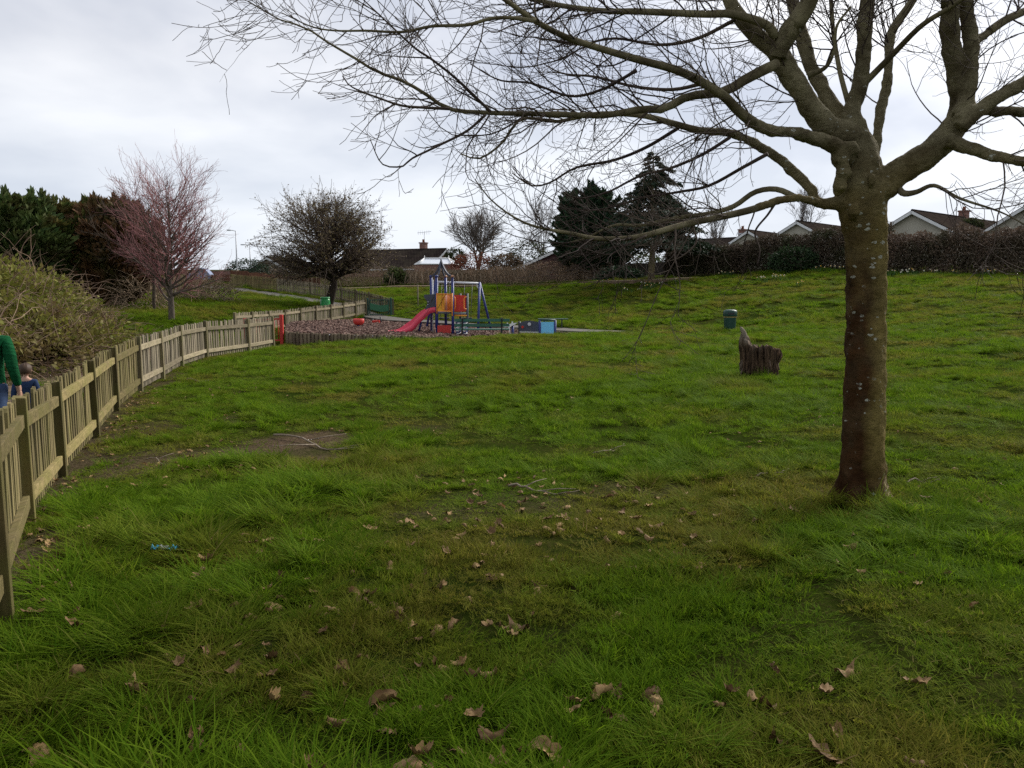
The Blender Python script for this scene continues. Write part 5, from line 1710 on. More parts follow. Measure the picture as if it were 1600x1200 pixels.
for y in (-.55, .55):
    link('headlight', MB().box((-1.0, y, .68), (.06, .3, .14)).mesh('headlight', M_white, .01), t)


# ================================================================== OLD STUMP
def stump():
    c = at(1187, 590, 14.2)
    t = thing('tree_stump', 'weathered hollow tree stump with one raised spike on the lawn', 'stump', c)
    n, K = 96, 26
    rg = np.random.default_rng(4)
    s = 14.2 / F
    V = []
    for k in range(K):
        u = k / (K - 1)
        for j in range(n):
            a = 2 * math.pi * j / n
            # ragged top: spike on the left, broken shoulder on the right
            ca, sa = math.cos(a), math.sin(a)
            spike = max(0, 1 - abs(((a - 3.0 + math.pi) % (2 * math.pi) - math.pi)) / .55)
            top = .61 + .31 * spike ** .8 + .16 * (float(fbm(ca * 1.6 + 7, sa * 1.6, 4, 2)) - .5) + .10 * (float(vnoise(ca * 9, sa * 9, 14)) - .5) - .10 * (ca + .5 if ca > -.5 else 0) / 1.5
            wx, wy = ca * 2.2 + .5 * float(vnoise(u * 2.5, ca * 3, 2)), sa * 2.2 + .5 * float(vnoise(u * 2.5 + 9, sa * 3, 3))
            big_ = float(fbm(wx, wy, 5, 2)) - .5
            fine_ = float(vnoise(wx * 5, wy * 5 + u * 1.2, 6)) - .5
            r = .285 * (1 + .20 * (1 - u) ** 4 + .10 * math.sin(u * 2.6)) * (1 + .66 * big_ + .42 * fine_)
            for cc_, wd in ((4.25, .07), (4.75, .05), (5.2, .10), (5.75, .05), (3.7, .06), (1.2, .1), (2.2, .07)):
                r *= 1 - (.34 * math.exp(-((a + .15 * math.sin(u * 3 + cc_) - cc_) / wd) ** 2)) * (.35 + .65 * u)
            if ca > .4:
                r *= 1 + .16 * math.exp(-((u - .8) / .16) ** 2) * ca
            V.append((r * ca * .93 - .07 * spike * u ** 2, r * sa * .85, u * top - .08 * (1 - u)))
    o = len(V)
    for k in range(1, 8):       # hollow inside
        u = k / 7
        for j in range(n):
            x, y, z = V[(K - 1) * n + j]
            q = 1 - .25 * min(1, u * 2) - .25 * u
            V.append((x * q, y * q, z - (.02 if k == 1 else .02 + .38 * u * (.7 + .3 * vnoise(j * .6, k, 8)))))
    idx = np.arange(len(V)).reshape(-1, n)
    q = np.stack([idx[:-1], np.roll(idx, -1, 1)[:-1], np.roll(idx, -1, 1)[1:], idx[1:]], -1).reshape(-1, 4)

    def f(tt, bs, out):
        cc = obj_coord(tt)
        g = tt.noise(tt.mapping(cc, (1, 1, .10)), 26, 6, .7)
        b = tt.noise(cc, 4, 4, .6)
        col = tt.mix(tt.ramp(g, .38, .64), (.008, .005, .0035), (.15, .095, .058))
        col = tt.mix(tt.ramp(b, .5, .7, 0, .8), col, (.035, .022, .015))
        sep = tt.n('ShaderNodeSeparateXYZ', None, Vector=cc)
        col = tt.mix(tt.ramp(tt.math('ADD', sep.outputs[2], tt.math('MULTIPLY', b, .5)), .78, 1.05, 0, .8), col, (.30, .25, .19))
        bump(tt, bs, g, 1.0, .03)
        return col
    link('wood_shell', np_mesh('wood_shell', V, [q], True, [material('rotten stump wood', f, .95, .1)]), t)
    M_spl = mat_wood('stump splinter', (.20, .15, .11), (.10, .07, .05), (.1, .08, .06), .3)
    for i in range(16):
        a = rg.uniform(0, 2 * math.pi); r = .29 * rg.uniform(.95, 1.12)
        z0 = rg.uniform(-.05, .15); h = rg.uniform(.12, .30)
        p = np.array([r * math.cos(a) * 1.1, r * math.sin(a) * .9, z0])
        link('splinter', MB().tube([tuple(p), tuple(p + [rg.normal(0, .01), rg.normal(0, .01), h * .5]), tuple(p * [.93, .93, 1] + [0, 0, h])], [.02, .016, .004], 5).mesh('splinter', M_spl), t)


stump()


# ================================================================== PEOPLE behind the fence
def skin_mesh(verts, edges, radii, mat, sub=2, root=0):
    me = bpy.data.meshes.new('skin')
    me.from_pydata([tuple(v) for v in verts], edges, [])
    o = bpy.data.objects.new('skin', me); COL.objects.link(o)
    m = o.modifiers.new('skin', 'SKIN'); m.use_smooth_shade = True
    s = o.modifiers.new('sub', 'SUBSURF'); s.levels = sub; s.render_levels = sub
    for i, r in enumerate(radii):
        sv = me.skin_vertices[0].data[i]
        sv.radius = r if hasattr(r, '__len__') else (r, r)
        sv.use_root = (i == root)
    dg = bpy.context.evaluated_depsgraph_get()
    out = bpy.data.meshes.new_from_object(o.evaluated_get(dg))
    bpy.data.objects.remove(o)
    out.materials.clear(); out.materials.append(mat)
    out.polygons.foreach_set('use_smooth', np.ones(len(out.polygons), bool))
    return out


class Sk:
    def __init__(self):
        self.v, self.e, self.r = [], [], []

    def p(self, co, r, parent=None):
        self.v.append(np.array(co, float)); self.r.append(r)
        if parent is not None:
            self.e.append((parent, len(self.v) - 1))
        return len(self.v) - 1

    def chain(self, start, pts):
        k = start
        for co, r in pts:
            k = self.p(co, r, k)
        return k


M_skin = mat_paint('skin', (.50, .29, .20), .6, .1)
M_hairbr = material('brown hair', lambda t, bs, out: t.mix(t.noise(t.mapping(obj_coord(t), (30, 30, 4)), 3, 4), (.035, .02, .012), (.10, .06, .035)), .6)


def knit(name, col):
    def f(t, bs, out):
        c = obj_coord(t)
        n = t.noise(c, 9, 4, .6)
        w = t.n('ShaderNodeTexWave', {'bands_direction': 'Z'}, Vector=c, Scale=22.0, Distortion=1.5)
        bump(t, bs, t.math('ADD', t.math('MULTIPLY', w.outputs[1], .15), t.noise(t.mapping(c, (1, 1, 2.2)), 6, 3, .6)), 1.0, .06)
        return t.mix(t.ramp(n, .35, .7), col, tuple(x * .62 for x in col))
    return material(name, f, .95, .1)


def person(label, base, H, rz, m_top, m_leg, stride=.16, arm_swing=.12, group=None, child=False):
    k = H / 1.7
    t = thing('person', label, 'person', base, rz, group)
    hr = 1.25 if child else 1.0          # a child's head is larger for its height
    S = lambda p: np.array(p) * k
    body = Sk()
    pel = body.p(S((0, 0, .92)), (.125 * k, .10 * k))
    ch = body.chain(pel, [(S((0, -.01, 1.08)), (.115 * k, .09 * k)), (S((0, .0, 1.25)), (.135 * k, .10 * k)), (S((0, 0, 1.38)), (.12 * k, .09 * k))])
    nk = body.chain(ch, [(S((0, .01, 1.47)), .052 * k), (S((0, .02, 1.52)), .052 * k)])
    body.chain(nk, [(S((0, .035, 1.56)), .075 * k * hr), (S((0, .04, 1.62)), (.082 * k * hr, .095 * k * hr)), (S((0, .03, 1.68)), .06 * k * hr)])
    hands = []
    for s in (-1, 1):
        y1 = arm_swing * s
        sh = body.p(S((s * .19, 0, 1.37)), .052 * k, ch)
        w = body.chain(sh, [(S((s * .225, -.02, 1.22)), .047 * k), (S((s * .238, -.03 + y1 * .3, 1.08)), .042 * k), (S((s * .245, y1 * .7, .95)), .036 * k), (S((s * .25, y1 + .02, .84)), (.026 * k, .022 * k))])
        pm = body.chain(w, [(S((s * .25, y1 + .035, .79)), (.020 * k, .034 * k)), (S((s * .248, y1 + .045, .745)), (.017 * k, .034 * k))])
        for q, (fy, ln) in enumerate(((-.027, .062), (-.009, .072), (.009, .068), (.027, .055))):
            b = S((s * .247, y1 + .045 + fy, .735))
            body.chain(pm, [(b, .0085 * k), (b + S((-s * .006, .004, -ln * .5)), .008 * k), (b + S((-s * .018, .008, -ln)), .0068 * k)])
        body.chain(w, [(S((s * .238, y1 + .065, .80)), .010 * k), (S((s * .232, y1 + .085, .765)), .009 * k), (S((s * .228, y1 + .09, .735)), .0075 * k)])
        hip = body.p(S((s * .095, 0, .86)), .085 * k, pel)
        st = stride * s * -1
        body.chain(hip, [(S((s * .10, st * .45, .66)), .075 * k), (S((s * .10, st * .8 + .03, .47)), .056 * k), (S((s * .10, st * 1.05 - .03, .28)), .05 * k), (S((s * .10, st * 1.3 - .05, .09)), .036 * k), (S((s * .105, st * 1.3 + .02, .045)), (.036 * k, .03 * k)), (S((s * .11, st * 1.3 + .11, .035)), (.036 * k, .022 * k))])
    link('body', skin_mesh(body.v, body.e, body.r, M_skin), t)
    top = Sk()
    a = top.p(S((0, -.005, .83)), (.17 * k, .135 * k))
    c = top.chain(a, [(S((0, -.005, .90)), (.168 * k, .132 * k)), (S((0, -.01, 1.02)), (.155 * k, .118 * k)), (S((0, -.005, 1.2)), (.16 * k, .12 * k)), (S((0, 0, 1.36)), (.145 * k, .105 * k))])
    top.chain(c, [(S((0, .008, 1.44)), .075 * k), (S((0, .012, 1.465)), .066 * k)])
    for s in (-1, 1):
        y1 = arm_swing * s
        sh = top.p(S((s * .185, 0, 1.375)), .068 * k, c)
        top.chain(sh, [(S((s * .228, -.02, 1.22)), .066 * k), (S((s * .242, -.03 + y1 * .3, 1.08)), .060 * k), (S((s * .248, y1 * .7, .95)), .050 * k), (S((s * .252, y1 * .95 + .015, .865)), .042 * k)])
    link('jumper', skin_mesh(top.v, top.e, top.r, m_top), t)
    leg = Sk()
    a = leg.p(S((0, -.01, .97)), (.145 * k, .112 * k))
    b = leg.p(S((0, -.015, .89)), (.155 * k, .125 * k), a)
    for s in (-1, 1):
        st = stride * s * -1
        hip = leg.p(S((s * .095, -.01, .82)), .098 * k, b)
        leg.chain(hip, [(S((s * .10, st * .45, .66)), .087 * k), (S((s * .10, st * .8 + .03, .47)), .067 * k), (S((s * .10, st * 1.05 - .03, .28)), .062 * k), (S((s * .10, st * 1.3 - .05, .10)), .056 * k)])
    link('jeans', skin_mesh(leg.v, leg.e, leg.r, m_leg), t)
    for s in (-1, 1):
        st = stride * s * -1
        sh = Sk()
        q = sh.p(S((s * .10, st * 1.3 - .07, .045)), (.045 * k, .04 * k))
        sh.chain(q, [(S((s * .105, st * 1.3 + .03, .05)), (.046 * k, .042 * k)), (S((s * .11, st * 1.3 + .13, .035)), (.042 * k, .028 * k))])
        link('shoe', skin_mesh(sh.v, sh.e, sh.r, M_black), t)
    # hair cap, open at the face (+y)
    V, n, K = [], 28, 14
    for i in range(K):
        ph = i / (K - 1) * 2.15
        for j in range(n):
            a = 2 * math.pi * j / n
            rr = .113 * k * hr * (1 + .04 * math.sin(9 * a + 3 * ph) + .03 * math.sin(17 * a))
            lim = 1.25 if math.sin(a) > .35 else 2.15
            p2 = min(ph, lim)
            V.append((rr * .9 * math.sin(p2) * math.cos(a), rr * 1.05 * math.sin(p2) * math.sin(a) + .03 * k, 1.63 * k + rr * 1.05 * math.cos(p2)))
    idx = np.arange(len(V)).reshape(-1, n)
    q = np.stack([idx[:-1], np.roll(idx, -1, 1)[:-1], np.roll(idx, -1, 1)[1:], idx[1:]], -1).reshape(-1, 4)
    link('hair', np_mesh('hair', V, [q[:, ::-1]], True, [M_hairbr]), t)
    # face: eyes, nose, mouth, ears
    zc, yc = 1.615 * k, .04 * k
    for s in (-1, 1):
        link('eye', MB().lathe([(.003 * k, -.010 * k), (.011 * k, 0), (.003 * k, .010 * k)], 8, (s * .032 * k * hr, yc + .085 * k * hr, zc + .01 * k)).mesh('eye', M_white), t)
        link('ear', MB().tube([(s * .078 * k * hr, yc - .005, zc - .03 * k), (s * .093 * k * hr, yc - .015 * k, zc), (s * .08 * k * hr, yc - .005, zc + .03 * k)], [.010 * k, .016 * k, .010 * k], 8).mesh('ear', M_skin), t)
    link('nose', MB().tube([(0, yc + .085 * k * hr, zc + .005), (0, yc + .108 * k * hr, zc - .025 * k), (0, yc + .088 * k * hr, zc - .034 * k)], [.008 * k, .014 * k, .008 * k], 8).mesh('nose', M_skin), t)
    link('mouth', MB().tube([(-.022 * k, yc + .078 * k * hr, zc - .058 * k), (0, yc + .086 * k * hr, zc - .058 * k), (.022 * k, yc + .078 * k * hr, zc - .058 * k)], .006 * k, 6).mesh('mouth', M_redpan), t)
    return t


def denim(name, col):
    return material(name, lambda t, bs, out: t.mix(t.ramp(t.noise(obj_coord(t), 7, 5, .6), .35, .7), col, tuple(x * .5 for x in col)), .9, .1)


bp = gp(-5, 8.4)
person('person in green jumper and blue jeans walking behind the fence, cut by the frame', bp, at(0, 484, 8.4)[2] - bp[2], R(6), knit('green knit jumper', (.010, .115, .038)), denim('blue denim', (.055, .085, .16)), arm_swing=.05)
bp = gp(47, 9.6)
person('small child with brown hair and blue jacket behind the picket fence', bp, at(47, 573, 9.6)[2] - bp[2], R(10), denim('dark blue jacket', (.035, .060, .13)), denim('dark trousers', (.03, .035, .05)), stride=.1, arm_swing=.06, child=True)

# ================================================================== DAFFODILS along the hedge
M_petal = mat_paint('pale daffodil petals', (.80, .80, .68), .6, .1)
M_cup = mat_paint('yellow daffodil cup', (.85, .45, .03), .6, .1)
M_stalk = mat_leaf('daffodil leaves', (.04, .10, .02), (.07, .14, .04), None, .3)


def daff_meshes(seed):
    rg = np.random.default_rng(seed)
    lv, fl, cu = MB(), MB(), MB()
    for i in range(26):
        x, y = rg.normal(0, .16, 2); a = rg.uniform(0, 6.28); h = rg.uniform(.2, .34); l = rg.uniform(.02, .12)
        dx, dy = math.cos(a), math.sin(a)
        lv.add([(x - dy * .008, y + dx * .008, 0), (x + dy * .008, y - dx * .008, 0), (x + dx * l * .4 + dy * .007, y + dy * l * .4, h * .6), (x + dx * l, y + dy * l, h), (x + dx * l * .4 - dy * .007, y + dy * l * .4, h * .6)], [(0, 1, 2, 3, 4)])
    for i in range(4):
        x, y = rg.normal(0, .3, 2); h = rg.uniform(.2, .32)
        a = rg.uniform(-2.4, -.7)
        d = Vector((math.cos(a), math.sin(a), .15)).normalized()
        lv.tube([(x, y, 0), (x, y, h)], .005, 4)
        s = d.orthogonal().normalized(); u = d.cross(s)
        c = Vector((x, y, h))
        for q in range(6):
            b = q * math.pi / 3
            e = s * math.cos(b) + u * math.sin(b); f = s * math.cos(b + .5) + u * math.sin(b + .5); g = s * math.cos(b - .5) + u * math.sin(b - .5)
            fl.add([c, c + f * .022, c + e * .045, c + g * .022], [(0, 1, 2, 3)])
        cu.tube([tuple(c), tuple(c + d * .035)], [.012, .02], 7)
    return lv.mesh('leaves', M_stalk), fl.mesh('petals', M_petal), cu.mesh('cups', M_cup)


dms = [daff_meshes(k) for k in range(3)]
spots = [(1186, 437, 47), (1212, 433, 47), (1217, 431, 46.5), (1224, 433, 46), (1249, 441, 43), (1277, 427, 48), (1300, 424, 48), (1385, 424, 45), (1402, 425, 44.5), (1420, 428, 43.5), (1428, 414, 45.5), (1436, 423, 44), (1465, 422, 44), (1492, 416, 44), (1540, 417, 43), (1545, 415, 43),
         (978, 456, 48), (990, 457, 47.5), (1012, 455, 48), (1018, 449, 49), (1022, 453, 48.5), (945, 446, 52), (1130, 425, 52), (1140, 424, 52), (1194, 439, 46), (1055, 440, 50)]
for i, (px, py, d) in enumerate(spots):
    p = gp(px, d, -.02)
    lm, fm, cm = dms[i % 3]
    t = thing('daffodil_clump', 'clump of pale daffodils flowering in the grass below the hedge', 'daffodils', p, random.uniform(0, 6), 'daffodil clumps along the hedge')
    sc = random.uniform(.9, 1.35); t.scale = (sc, sc, sc)
    stuff(link('leaves', lm, t)); stuff(link('petals', fm, t)); stuff(link('cups', cm, t))

# ================================================================== STICKS, WRAPPER
M_stick = mat_bark('bleached dead wood', (.16, .12, .085), (.33, .27, .20), 30)


def stick(label, pts, r, forks=()):
    W = []
    for px, py in pts:
        d = F * 1.62 / (py - 455)
        for _ in range(3):
            q = gp(px, d)
            k = at(px, py, d)
            d = d * (1 + (k[2] - q[2]) / (CAMZ - q[2]))
        W.append(gp(px, d))
    base = W[0].copy()
    t = thing('fallen_branch', label, 'branch', base)
    P = smooth_line(np.array(W), 14) - base
    P[:, 2] += .035 + .02 * np.sin(np.linspace(0, 7, 14)) + rng.normal(0, .006, 14)
    link('stem', MB().tube([tuple(p) for p in P], list(np.linspace(r, r * .35, 14)), 6).mesh('stem', M_stick), t)
    for k, (i, dx, dy, ln) in enumerate(forks):
        q = P[i]
        link('side_twig', MB().tube([tuple(q), tuple(q + [dx * ln * .5, dy * ln * .5 + .02, .02]), tuple(q + [dx * ln, dy * ln, .03])], [r * .6, r * .45, r * .2], 5).mesh('side_twig', M_stick), t)
    return t


stick('long forked dead branch lying across the bare soil patch', [(428, 684), (470, 690), (505, 703), (545, 705), (578, 702)], .014, ((5, .8, .55, .5), (7, -.8, -.45, .55), (10, .9, .5, .35), (8, -.5, .6, .3)))
stick('pale short stick in the grass near the middle of the fence', [(293, 595), (310, 597), (326, 597)], .022, ())
stick('thin twig right of the branch on the lawn', [(925, 714), (950, 710), (975, 700)], .009, ((6, .7, .4, .25),))
stick('dark thin twig in the worn grass mid lawn', [(795, 764), (830, 772), (870, 774), (905, 776)], .010, ((7, .9, -.2, .3), (4, .6, .5, .3)))
stick('fine twig lying between the trunk and the mid lawn', [(1180, 752), (1205, 746), (1232, 739)], .008, ((6, .5, -.5, .2),))
stick('thin twig on the grass right of the big trunk', [(1415, 760), (1440, 757), (1468, 757)], .008, ((7, .8, .3, .2),))
stick('slender bent twig in front of the fence by the straw', [(228, 722), (245, 724), (262, 732)], .007, ((5, .4, .7, .25),))

p = at(258, 866, 1); d = F * 1.6 / (866 - 455); p = gp(258, d, .06)
t = thing('crumpled_wrapper', 'crumpled bright blue and white wrapper on the grass near the fence', 'litter', p)
rg = np.random.default_rng(2)
for k, (x0, L, mm) in enumerate(((-.055, .06, mat_paint('blue foil', (.05, .45, .75), .3, .1)), (.0, .05, M_white), (.045, .06, mat_paint('blue foil pale', (.08, .5, .7), .3, .1)))):
    g = np.array([(x0 + L * (i / 4 - .5), .035 * (j / 3 - .5) + rg.normal(0, .004), rg.normal(0, .010) + .008 * math.sin(i * 2 + j)) for i in range(5) for j in range(4)])
    q = [(i * 4 + j, i * 4 + j + 1, i * 4 + j + 5, i * 4 + j + 4) for i in range(4) for j in range(3)]
    o = link('foil', MB().add(g, q).mesh('foil', mm), t)
    m = o.modifiers.new('t', 'SOLIDIFY'); m.thickness = .002


# ================================================================== GRASS AND LEAF LITTER
def points_object(name, P, rot, scl, tint, idx, coll):
    me = bpy.data.meshes.new(name)
    me.vertices.add(len(P)); me.vertices.foreach_set('co', np.asarray(P, np.float32).ravel())
    for nm, typ, val in (('rot', 'FLOAT_VECTOR', rot), ('scl', 'FLOAT_VECTOR', scl), ('tint', 'FLOAT', tint), ('idx', 'INT', idx)):
        a = me.attributes.new(nm, typ, 'POINT')
        a.data.foreach_set('vector' if typ == 'FLOAT_VECTOR' else 'value', np.asarray(val, np.int32 if typ == 'INT' else np.float32).ravel())
    o = link(name, me)
    ng = bpy.data.node_groups.new(name, 'GeometryNodeTree')
    ng.interface.new_socket('Geometry', in_out='INPUT', socket_type='NodeSocketGeometry')
    ng.interface.new_socket('Geometry', in_out='OUTPUT', socket_type='NodeSocketGeometry')
    T = NT(ng)
    gi, go = T.n('NodeGroupInput'), T.n('NodeGroupOutput')
    ci = T.n('GeometryNodeCollectionInfo')
    ci.inputs['Collection'].default_value = coll
    ci.inputs['Separate Children'].default_value = True
    ci.inputs['Reset Children'].default_value = True

    def attr(nm, typ):
        a = T.n('GeometryNodeInputNamedAttribute', {'data_type': typ}); a.inputs['Name'].default_value = nm
        return a.outputs['Attribute']
    ip = T.n('GeometryNodeInstanceOnPoints')
    T.put(ip.inputs['Points'], gi.outputs[0]); T.put(ip.inputs['Instance'], ci.outputs[0])
    ip.inputs['Pick Instance'].default_value = True
    T.put(ip.inputs['Instance Index'], attr('idx', 'INT'))
    T.put(ip.inputs['Rotation'], T.n('FunctionNodeEulerToRotation', None, Euler=attr('rot', 'FLOAT_VECTOR')).outputs[0])
    T.put(ip.inputs['Scale'], attr('scl', 'FLOAT_VECTOR'))
    T.put(go.inputs[0], ip.outputs[0])
    md = o.modifiers.new('scatter', 'NODES'); md.node_group = ng
    return stuff(o)


def tuft(name, n, rad, h, wdt, curl, seed, lean=.35):
    rg = np.random.default_rng(seed)
    r = rad * np.sqrt(rg.uniform(0, 1, n)); a = rg.uniform(0, 2 * math.pi, n)
    b = np.c_[r * np.cos(a), r * np.sin(a), np.full(n, -.012)]
    da = a + rg.normal(0, 1.1, n)
    D = np.c_[np.cos(da), np.sin(da)]
    S = np.c_[-D[:, 1], D[:, 0], np.zeros(n)]
    hh = rg.uniform(h[0], h[1], n); w = rg.uniform(.7, 1.2, n) * wdt
    ln = np.abs(rg.normal(lean, .25, n)) * hh; cu = rg.uniform(.2, 1.0, n) * curl * hh
    V = []
    for s, ww in ((0, 1.0), (.35, .95), (.7, .65), (1.0, 0)):
        off = ln * s + cu * s * s
        z = hh * (s - .35 * curl * s * s)
        c = b + np.c_[D * off[:, None], z]
        V += [c - S * (w * ww / 2)[:, None], c + S * (w * ww / 2)[:, None]] if ww else [c]
    V = np.stack(V, 1)
    i = np.arange(n)[:, None] * 7
    q = np.concatenate([i + [[0, 1, 3, 2]], i + [[2, 3, 5, 4]]]); tr = i + [[4, 5, 6]]
    o = bpy.data.objects.new(name, np_mesh(name, V.reshape(-1, 3), [q, tr], True, [M_blade]))
    return o


GC = bpy.data.collections.new('grass_tufts')
for k, a in enumerate([(120, .13, (.02, .05), .0042, .6, 1, .6), (110, .12, (.03, .075), .0044, .8, 2, .6), (150, .075, (.06, .14), .0046, 1.0, 3, .75), (70, .14, (.015, .035), .004, .9, 4, 1.0), (80, .12, (.03, .075), .0065, .8, 5, .55)]):
    GC.objects.link(tuft('tuft_%d' % k, *a))


def grass():
    rg = np.random.default_rng(99)
    Ps, Rs, Ss, Ts, Is = [], [], [], [], []
    for y0, y1, dens, sc, hs in ((1.0, 4.0, 300, 1.0, 1.0), (4.0, 8.0, 200, 1.0, 1.0), (8.0, 16, 125, 1.1, 1.1), (16, 30, 66, 1.25, 1.4), (30, 66, 22, 1.9, 1.8)):
        hw = lambda y: .73 * y + 2.8
        n = int(dens * (y1 - y0) * (hw(y0) + hw(y1)))
        y = rg.uniform(y0, y1, n * 2); x = rg.uniform(-hw(y1), hw(y1), n * 2)
        k = np.abs(x) < hw(y); x, y = x[k][:n], y[k][:n]
        b = bare(x, y)
        ok = rg.uniform(0, 1, len(x)) > b * .93
        hf0 = np.where(y < 13, fbm(x * 3.6, y * 3.6, 131, 3), np.where(y < 30, fbm(x * 2.8, y * 2.8, 132, 3), fbm(x * 1.7, y * 1.7, 133, 3)))
        ok &= rg.uniform(0, 1, len(x)) < np.clip((hf0 - np.where(y < 8, .29, .385)) * 8, .05, 1)
        ok &= ~in_poly(x, y, PITPOLY)
        ok &= dist_line(x, y, PATHXY) > .72
        ok &= dist_line(x, y, np.vstack([PITPOLY, PITPOLY[:1]])) > .14 * (1 + .0 * y)
        ok &= np.hypot(x - TB[0], y - TB[1]) > .2
        ok &= np.hypot(x - at(1187, 590, 14.2)[0], y - 14.2) > .3
        # beyond the hedges nothing is lawn; on the bramble bank only litter
        ok &= y < np.interp(x, [-60, -31, -22, -7, 0, 8, 14, 22, 30, 60], [62, 62, 60, 59.5, 59, 54, 52, 49.5, 45.5, 36])
        ok &= ~((dist_line(x, y, np.array([(-7.3, 9.5), (-8.7, 13), (-10.2, 17), (-10.9, 21), (-10.8, 24)])) < 1.5) & (rg.uniform(0, 1, len(x)) > .12))
        x, y, b = x[ok], y[ok], b[ok]
        n = len(x)
        cl = fbm(x * 1.5, y * 1.5, 31, 3)
        clb = fbm(x * .55, y * .55, 41, 2)
        hgt = np.clip(.62 + 2.3 * (cl - .42), .38, 1.9) * np.clip(.8 + 1.1 * (clb - .42), .6, 1.4) * (1 + .15 * (y < 5))
        hf = np.where(y < 13, fbm(x * 3.6, y * 3.6, 131, 3), np.where(y < 30, fbm(x * 2.8, y * 2.8, 132, 3), fbm(x * 1.7, y * 1.7, 133, 3)))
        hgt *= np.clip(.45 + 2.1 * (hf - .26), .34, 1.6)
        hgt *= 1 + .7 * np.clip((.3 - dist_line(x, y, F1XY)) / .2, 0, 1)
        nearfence = np.clip((1.6 - dist_line(x, y, F1XY)) / 1.6, 0, 1)
        worn = np.clip((x < 0) * (np.abs(y - 7.5) < 6) * .35 * np.clip((-x - .8) / 2, 0, 1), 0, .4)
        hgt *= (1 - worn) * (1 - .35 * b)
        tint = (fbm(x * .8 + 5, y * .8, 51, 4) - .47) * 2.6 + rg.normal(0, .12, n) + .35 * b - 1.2 * np.clip(cl - .5, 0, 1)
        tint = np.clip(tint + .25 + .30 * np.exp(-((y - 6.2) / 1.8) ** 2) * (x > -1) + .12 * np.clip((y - 8) / 8, 0, 1) - .12 * (y < 4.5), 0, .95)  # distance terms lighten far and darken near tufts, backlight put into the colour
        idx = np.where(y > 16, 4, np.where(hgt > .8, 1, 0))
        idx = np.where((rg.uniform(0, 1, n) < .13 + .4 * b) & (y < 16), 3, idx)
        hgt = np.minimum(hgt, 1.15)
        tx = rg.normal(0, .16, n); ty = rg.normal(.0, .16, n)
        gx = (fbm(x * .5, y * .5, 61, 2) - .5) * 1.2; gy = (fbm(x * .5, y * .5, 71, 2) - .5) * 1.2
        s = sc * rg.uniform(.8, 1.25, n)
        Ps.append(np.c_[x, y, TZ(x, y) - .005]); Rs.append(np.c_[tx + gx, ty + gy, rg.uniform(0, 6.28, n)])
        Ss.append(np.c_[s, s, hs * hgt * rg.uniform(.85, 1.15, n)]); Ts.append(tint); Is.append(idx)
        # separate tussocks standing proud of the short turf
        td = {1.0: 26, 4.0: 26, 8.0: 22, 16: 15, 30: 5}[y0]
        k = rg.uniform(0, 1, n) < np.clip(td / dens * np.clip((clb - .25) * 4, .15, 2.2) * (1 - .9 * b), 0, 1)
        k &= (b < .5)
        x, y, clb, tint = x[k], y[k], clb[k], tint[k]; n = len(x)
        big = rg.uniform(.65, 1.25, n) * np.clip(.55 + 1.2 * (clb - .3), .5, 1.35) * {1.0: 1.1, 4.0: 1.1, 8.0: 1.1, 16: 1.3, 30: 1.7}[y0]
        Ps.append(np.c_[x, y, TZ(x, y) - .005]); Rs.append(np.c_[rg.normal(0, .22, (n, 2)), rg.uniform(0, 6.28, n)])
        Ss.append(np.c_[big * 1.15, big * 1.15, big]); Ts.append(np.clip(tint - .35, 0, .9)); Is.append(np.full(n, 2))
    o = points_object('grass', np.concatenate(Ps), np.concatenate(Rs), np.concatenate(Ss), np.concatenate(Ts), np.concatenate(Is), GC)
    o['label'] = 'rough green lawn grass with yellowish patches'
    o['category'] = 'grass'


grass()

# dead leaves: five curled shapes
def _leafmat(t, bs, out):
    rnd = t.n('ShaderNodeObjectInfo').outputs['Random']
    n = t.noise(obj_coord(t), 30, 4, .6)
    col = t.mix(rnd, (.105, .056, .020), (.37, .235, .10))
    col = t.mix(t.ramp(n, .45, .7, 0, .6), col, (.075, .038, .017))
    bump(t, bs, n, .5, .004)
    return col


M_dead = material('dead leaf', _leafmat, .75, .25)


def leaf_mesh(seed, size):
    rg = np.random.default_rng(seed)
    n = 30
    V = [(0, 0, 0)]
    lb, ph, el = rg.uniform(.08, .34), rg.uniform(0, 6), rg.uniform(.95, 1.35)
    for ring in (.35, .7, 1.0):
        for j in range(n):
            a = 2 * math.pi * j / n
            lobe = .66 + lb * (1 - abs(math.sin(2.5 * a + ph))) + .07 * math.sin(11 * a + ph) + .05 * math.sin(23 * a)
            r = ring * size * (lobe if ring > .9 else lobe * .5 + .5 * .8)
            V.append((r * math.cos(a) * el, r * math.sin(a) * .85, 0))
    V = np.array(V)
    c1, c2 = rg.uniform(1.2, 4.2), rg.uniform(-.6, .9)
    th = V[:, 1] / size * c1
    rad = size / c1
    y = np.sin(th) * rad; z = (1 - np.cos(th)) * rad
    z = z + c2 * V[:, 0] ** 2 / size + .26 * size * (fbm(V[:, 0] / size * 3 + 9, V[:, 1] / size * 3, seed, 2) - .5) * 2
    V = np.c_[V[:, 0], y, z + .005]
    tri = [(0, 1 + j, 1 + (j + 1) % n) for j in range(n)]
    q = [(1 + k * n + j, 1 + (k + 1) * n + j, 1 + (k + 1) * n + (j + 1) % n, 1 + k * n + (j + 1) % n) for k in range(2) for j in range(n)]
    return np_mesh('dead_leaf', V, [np.array(tri), np.array(q)], True, [M_dead])


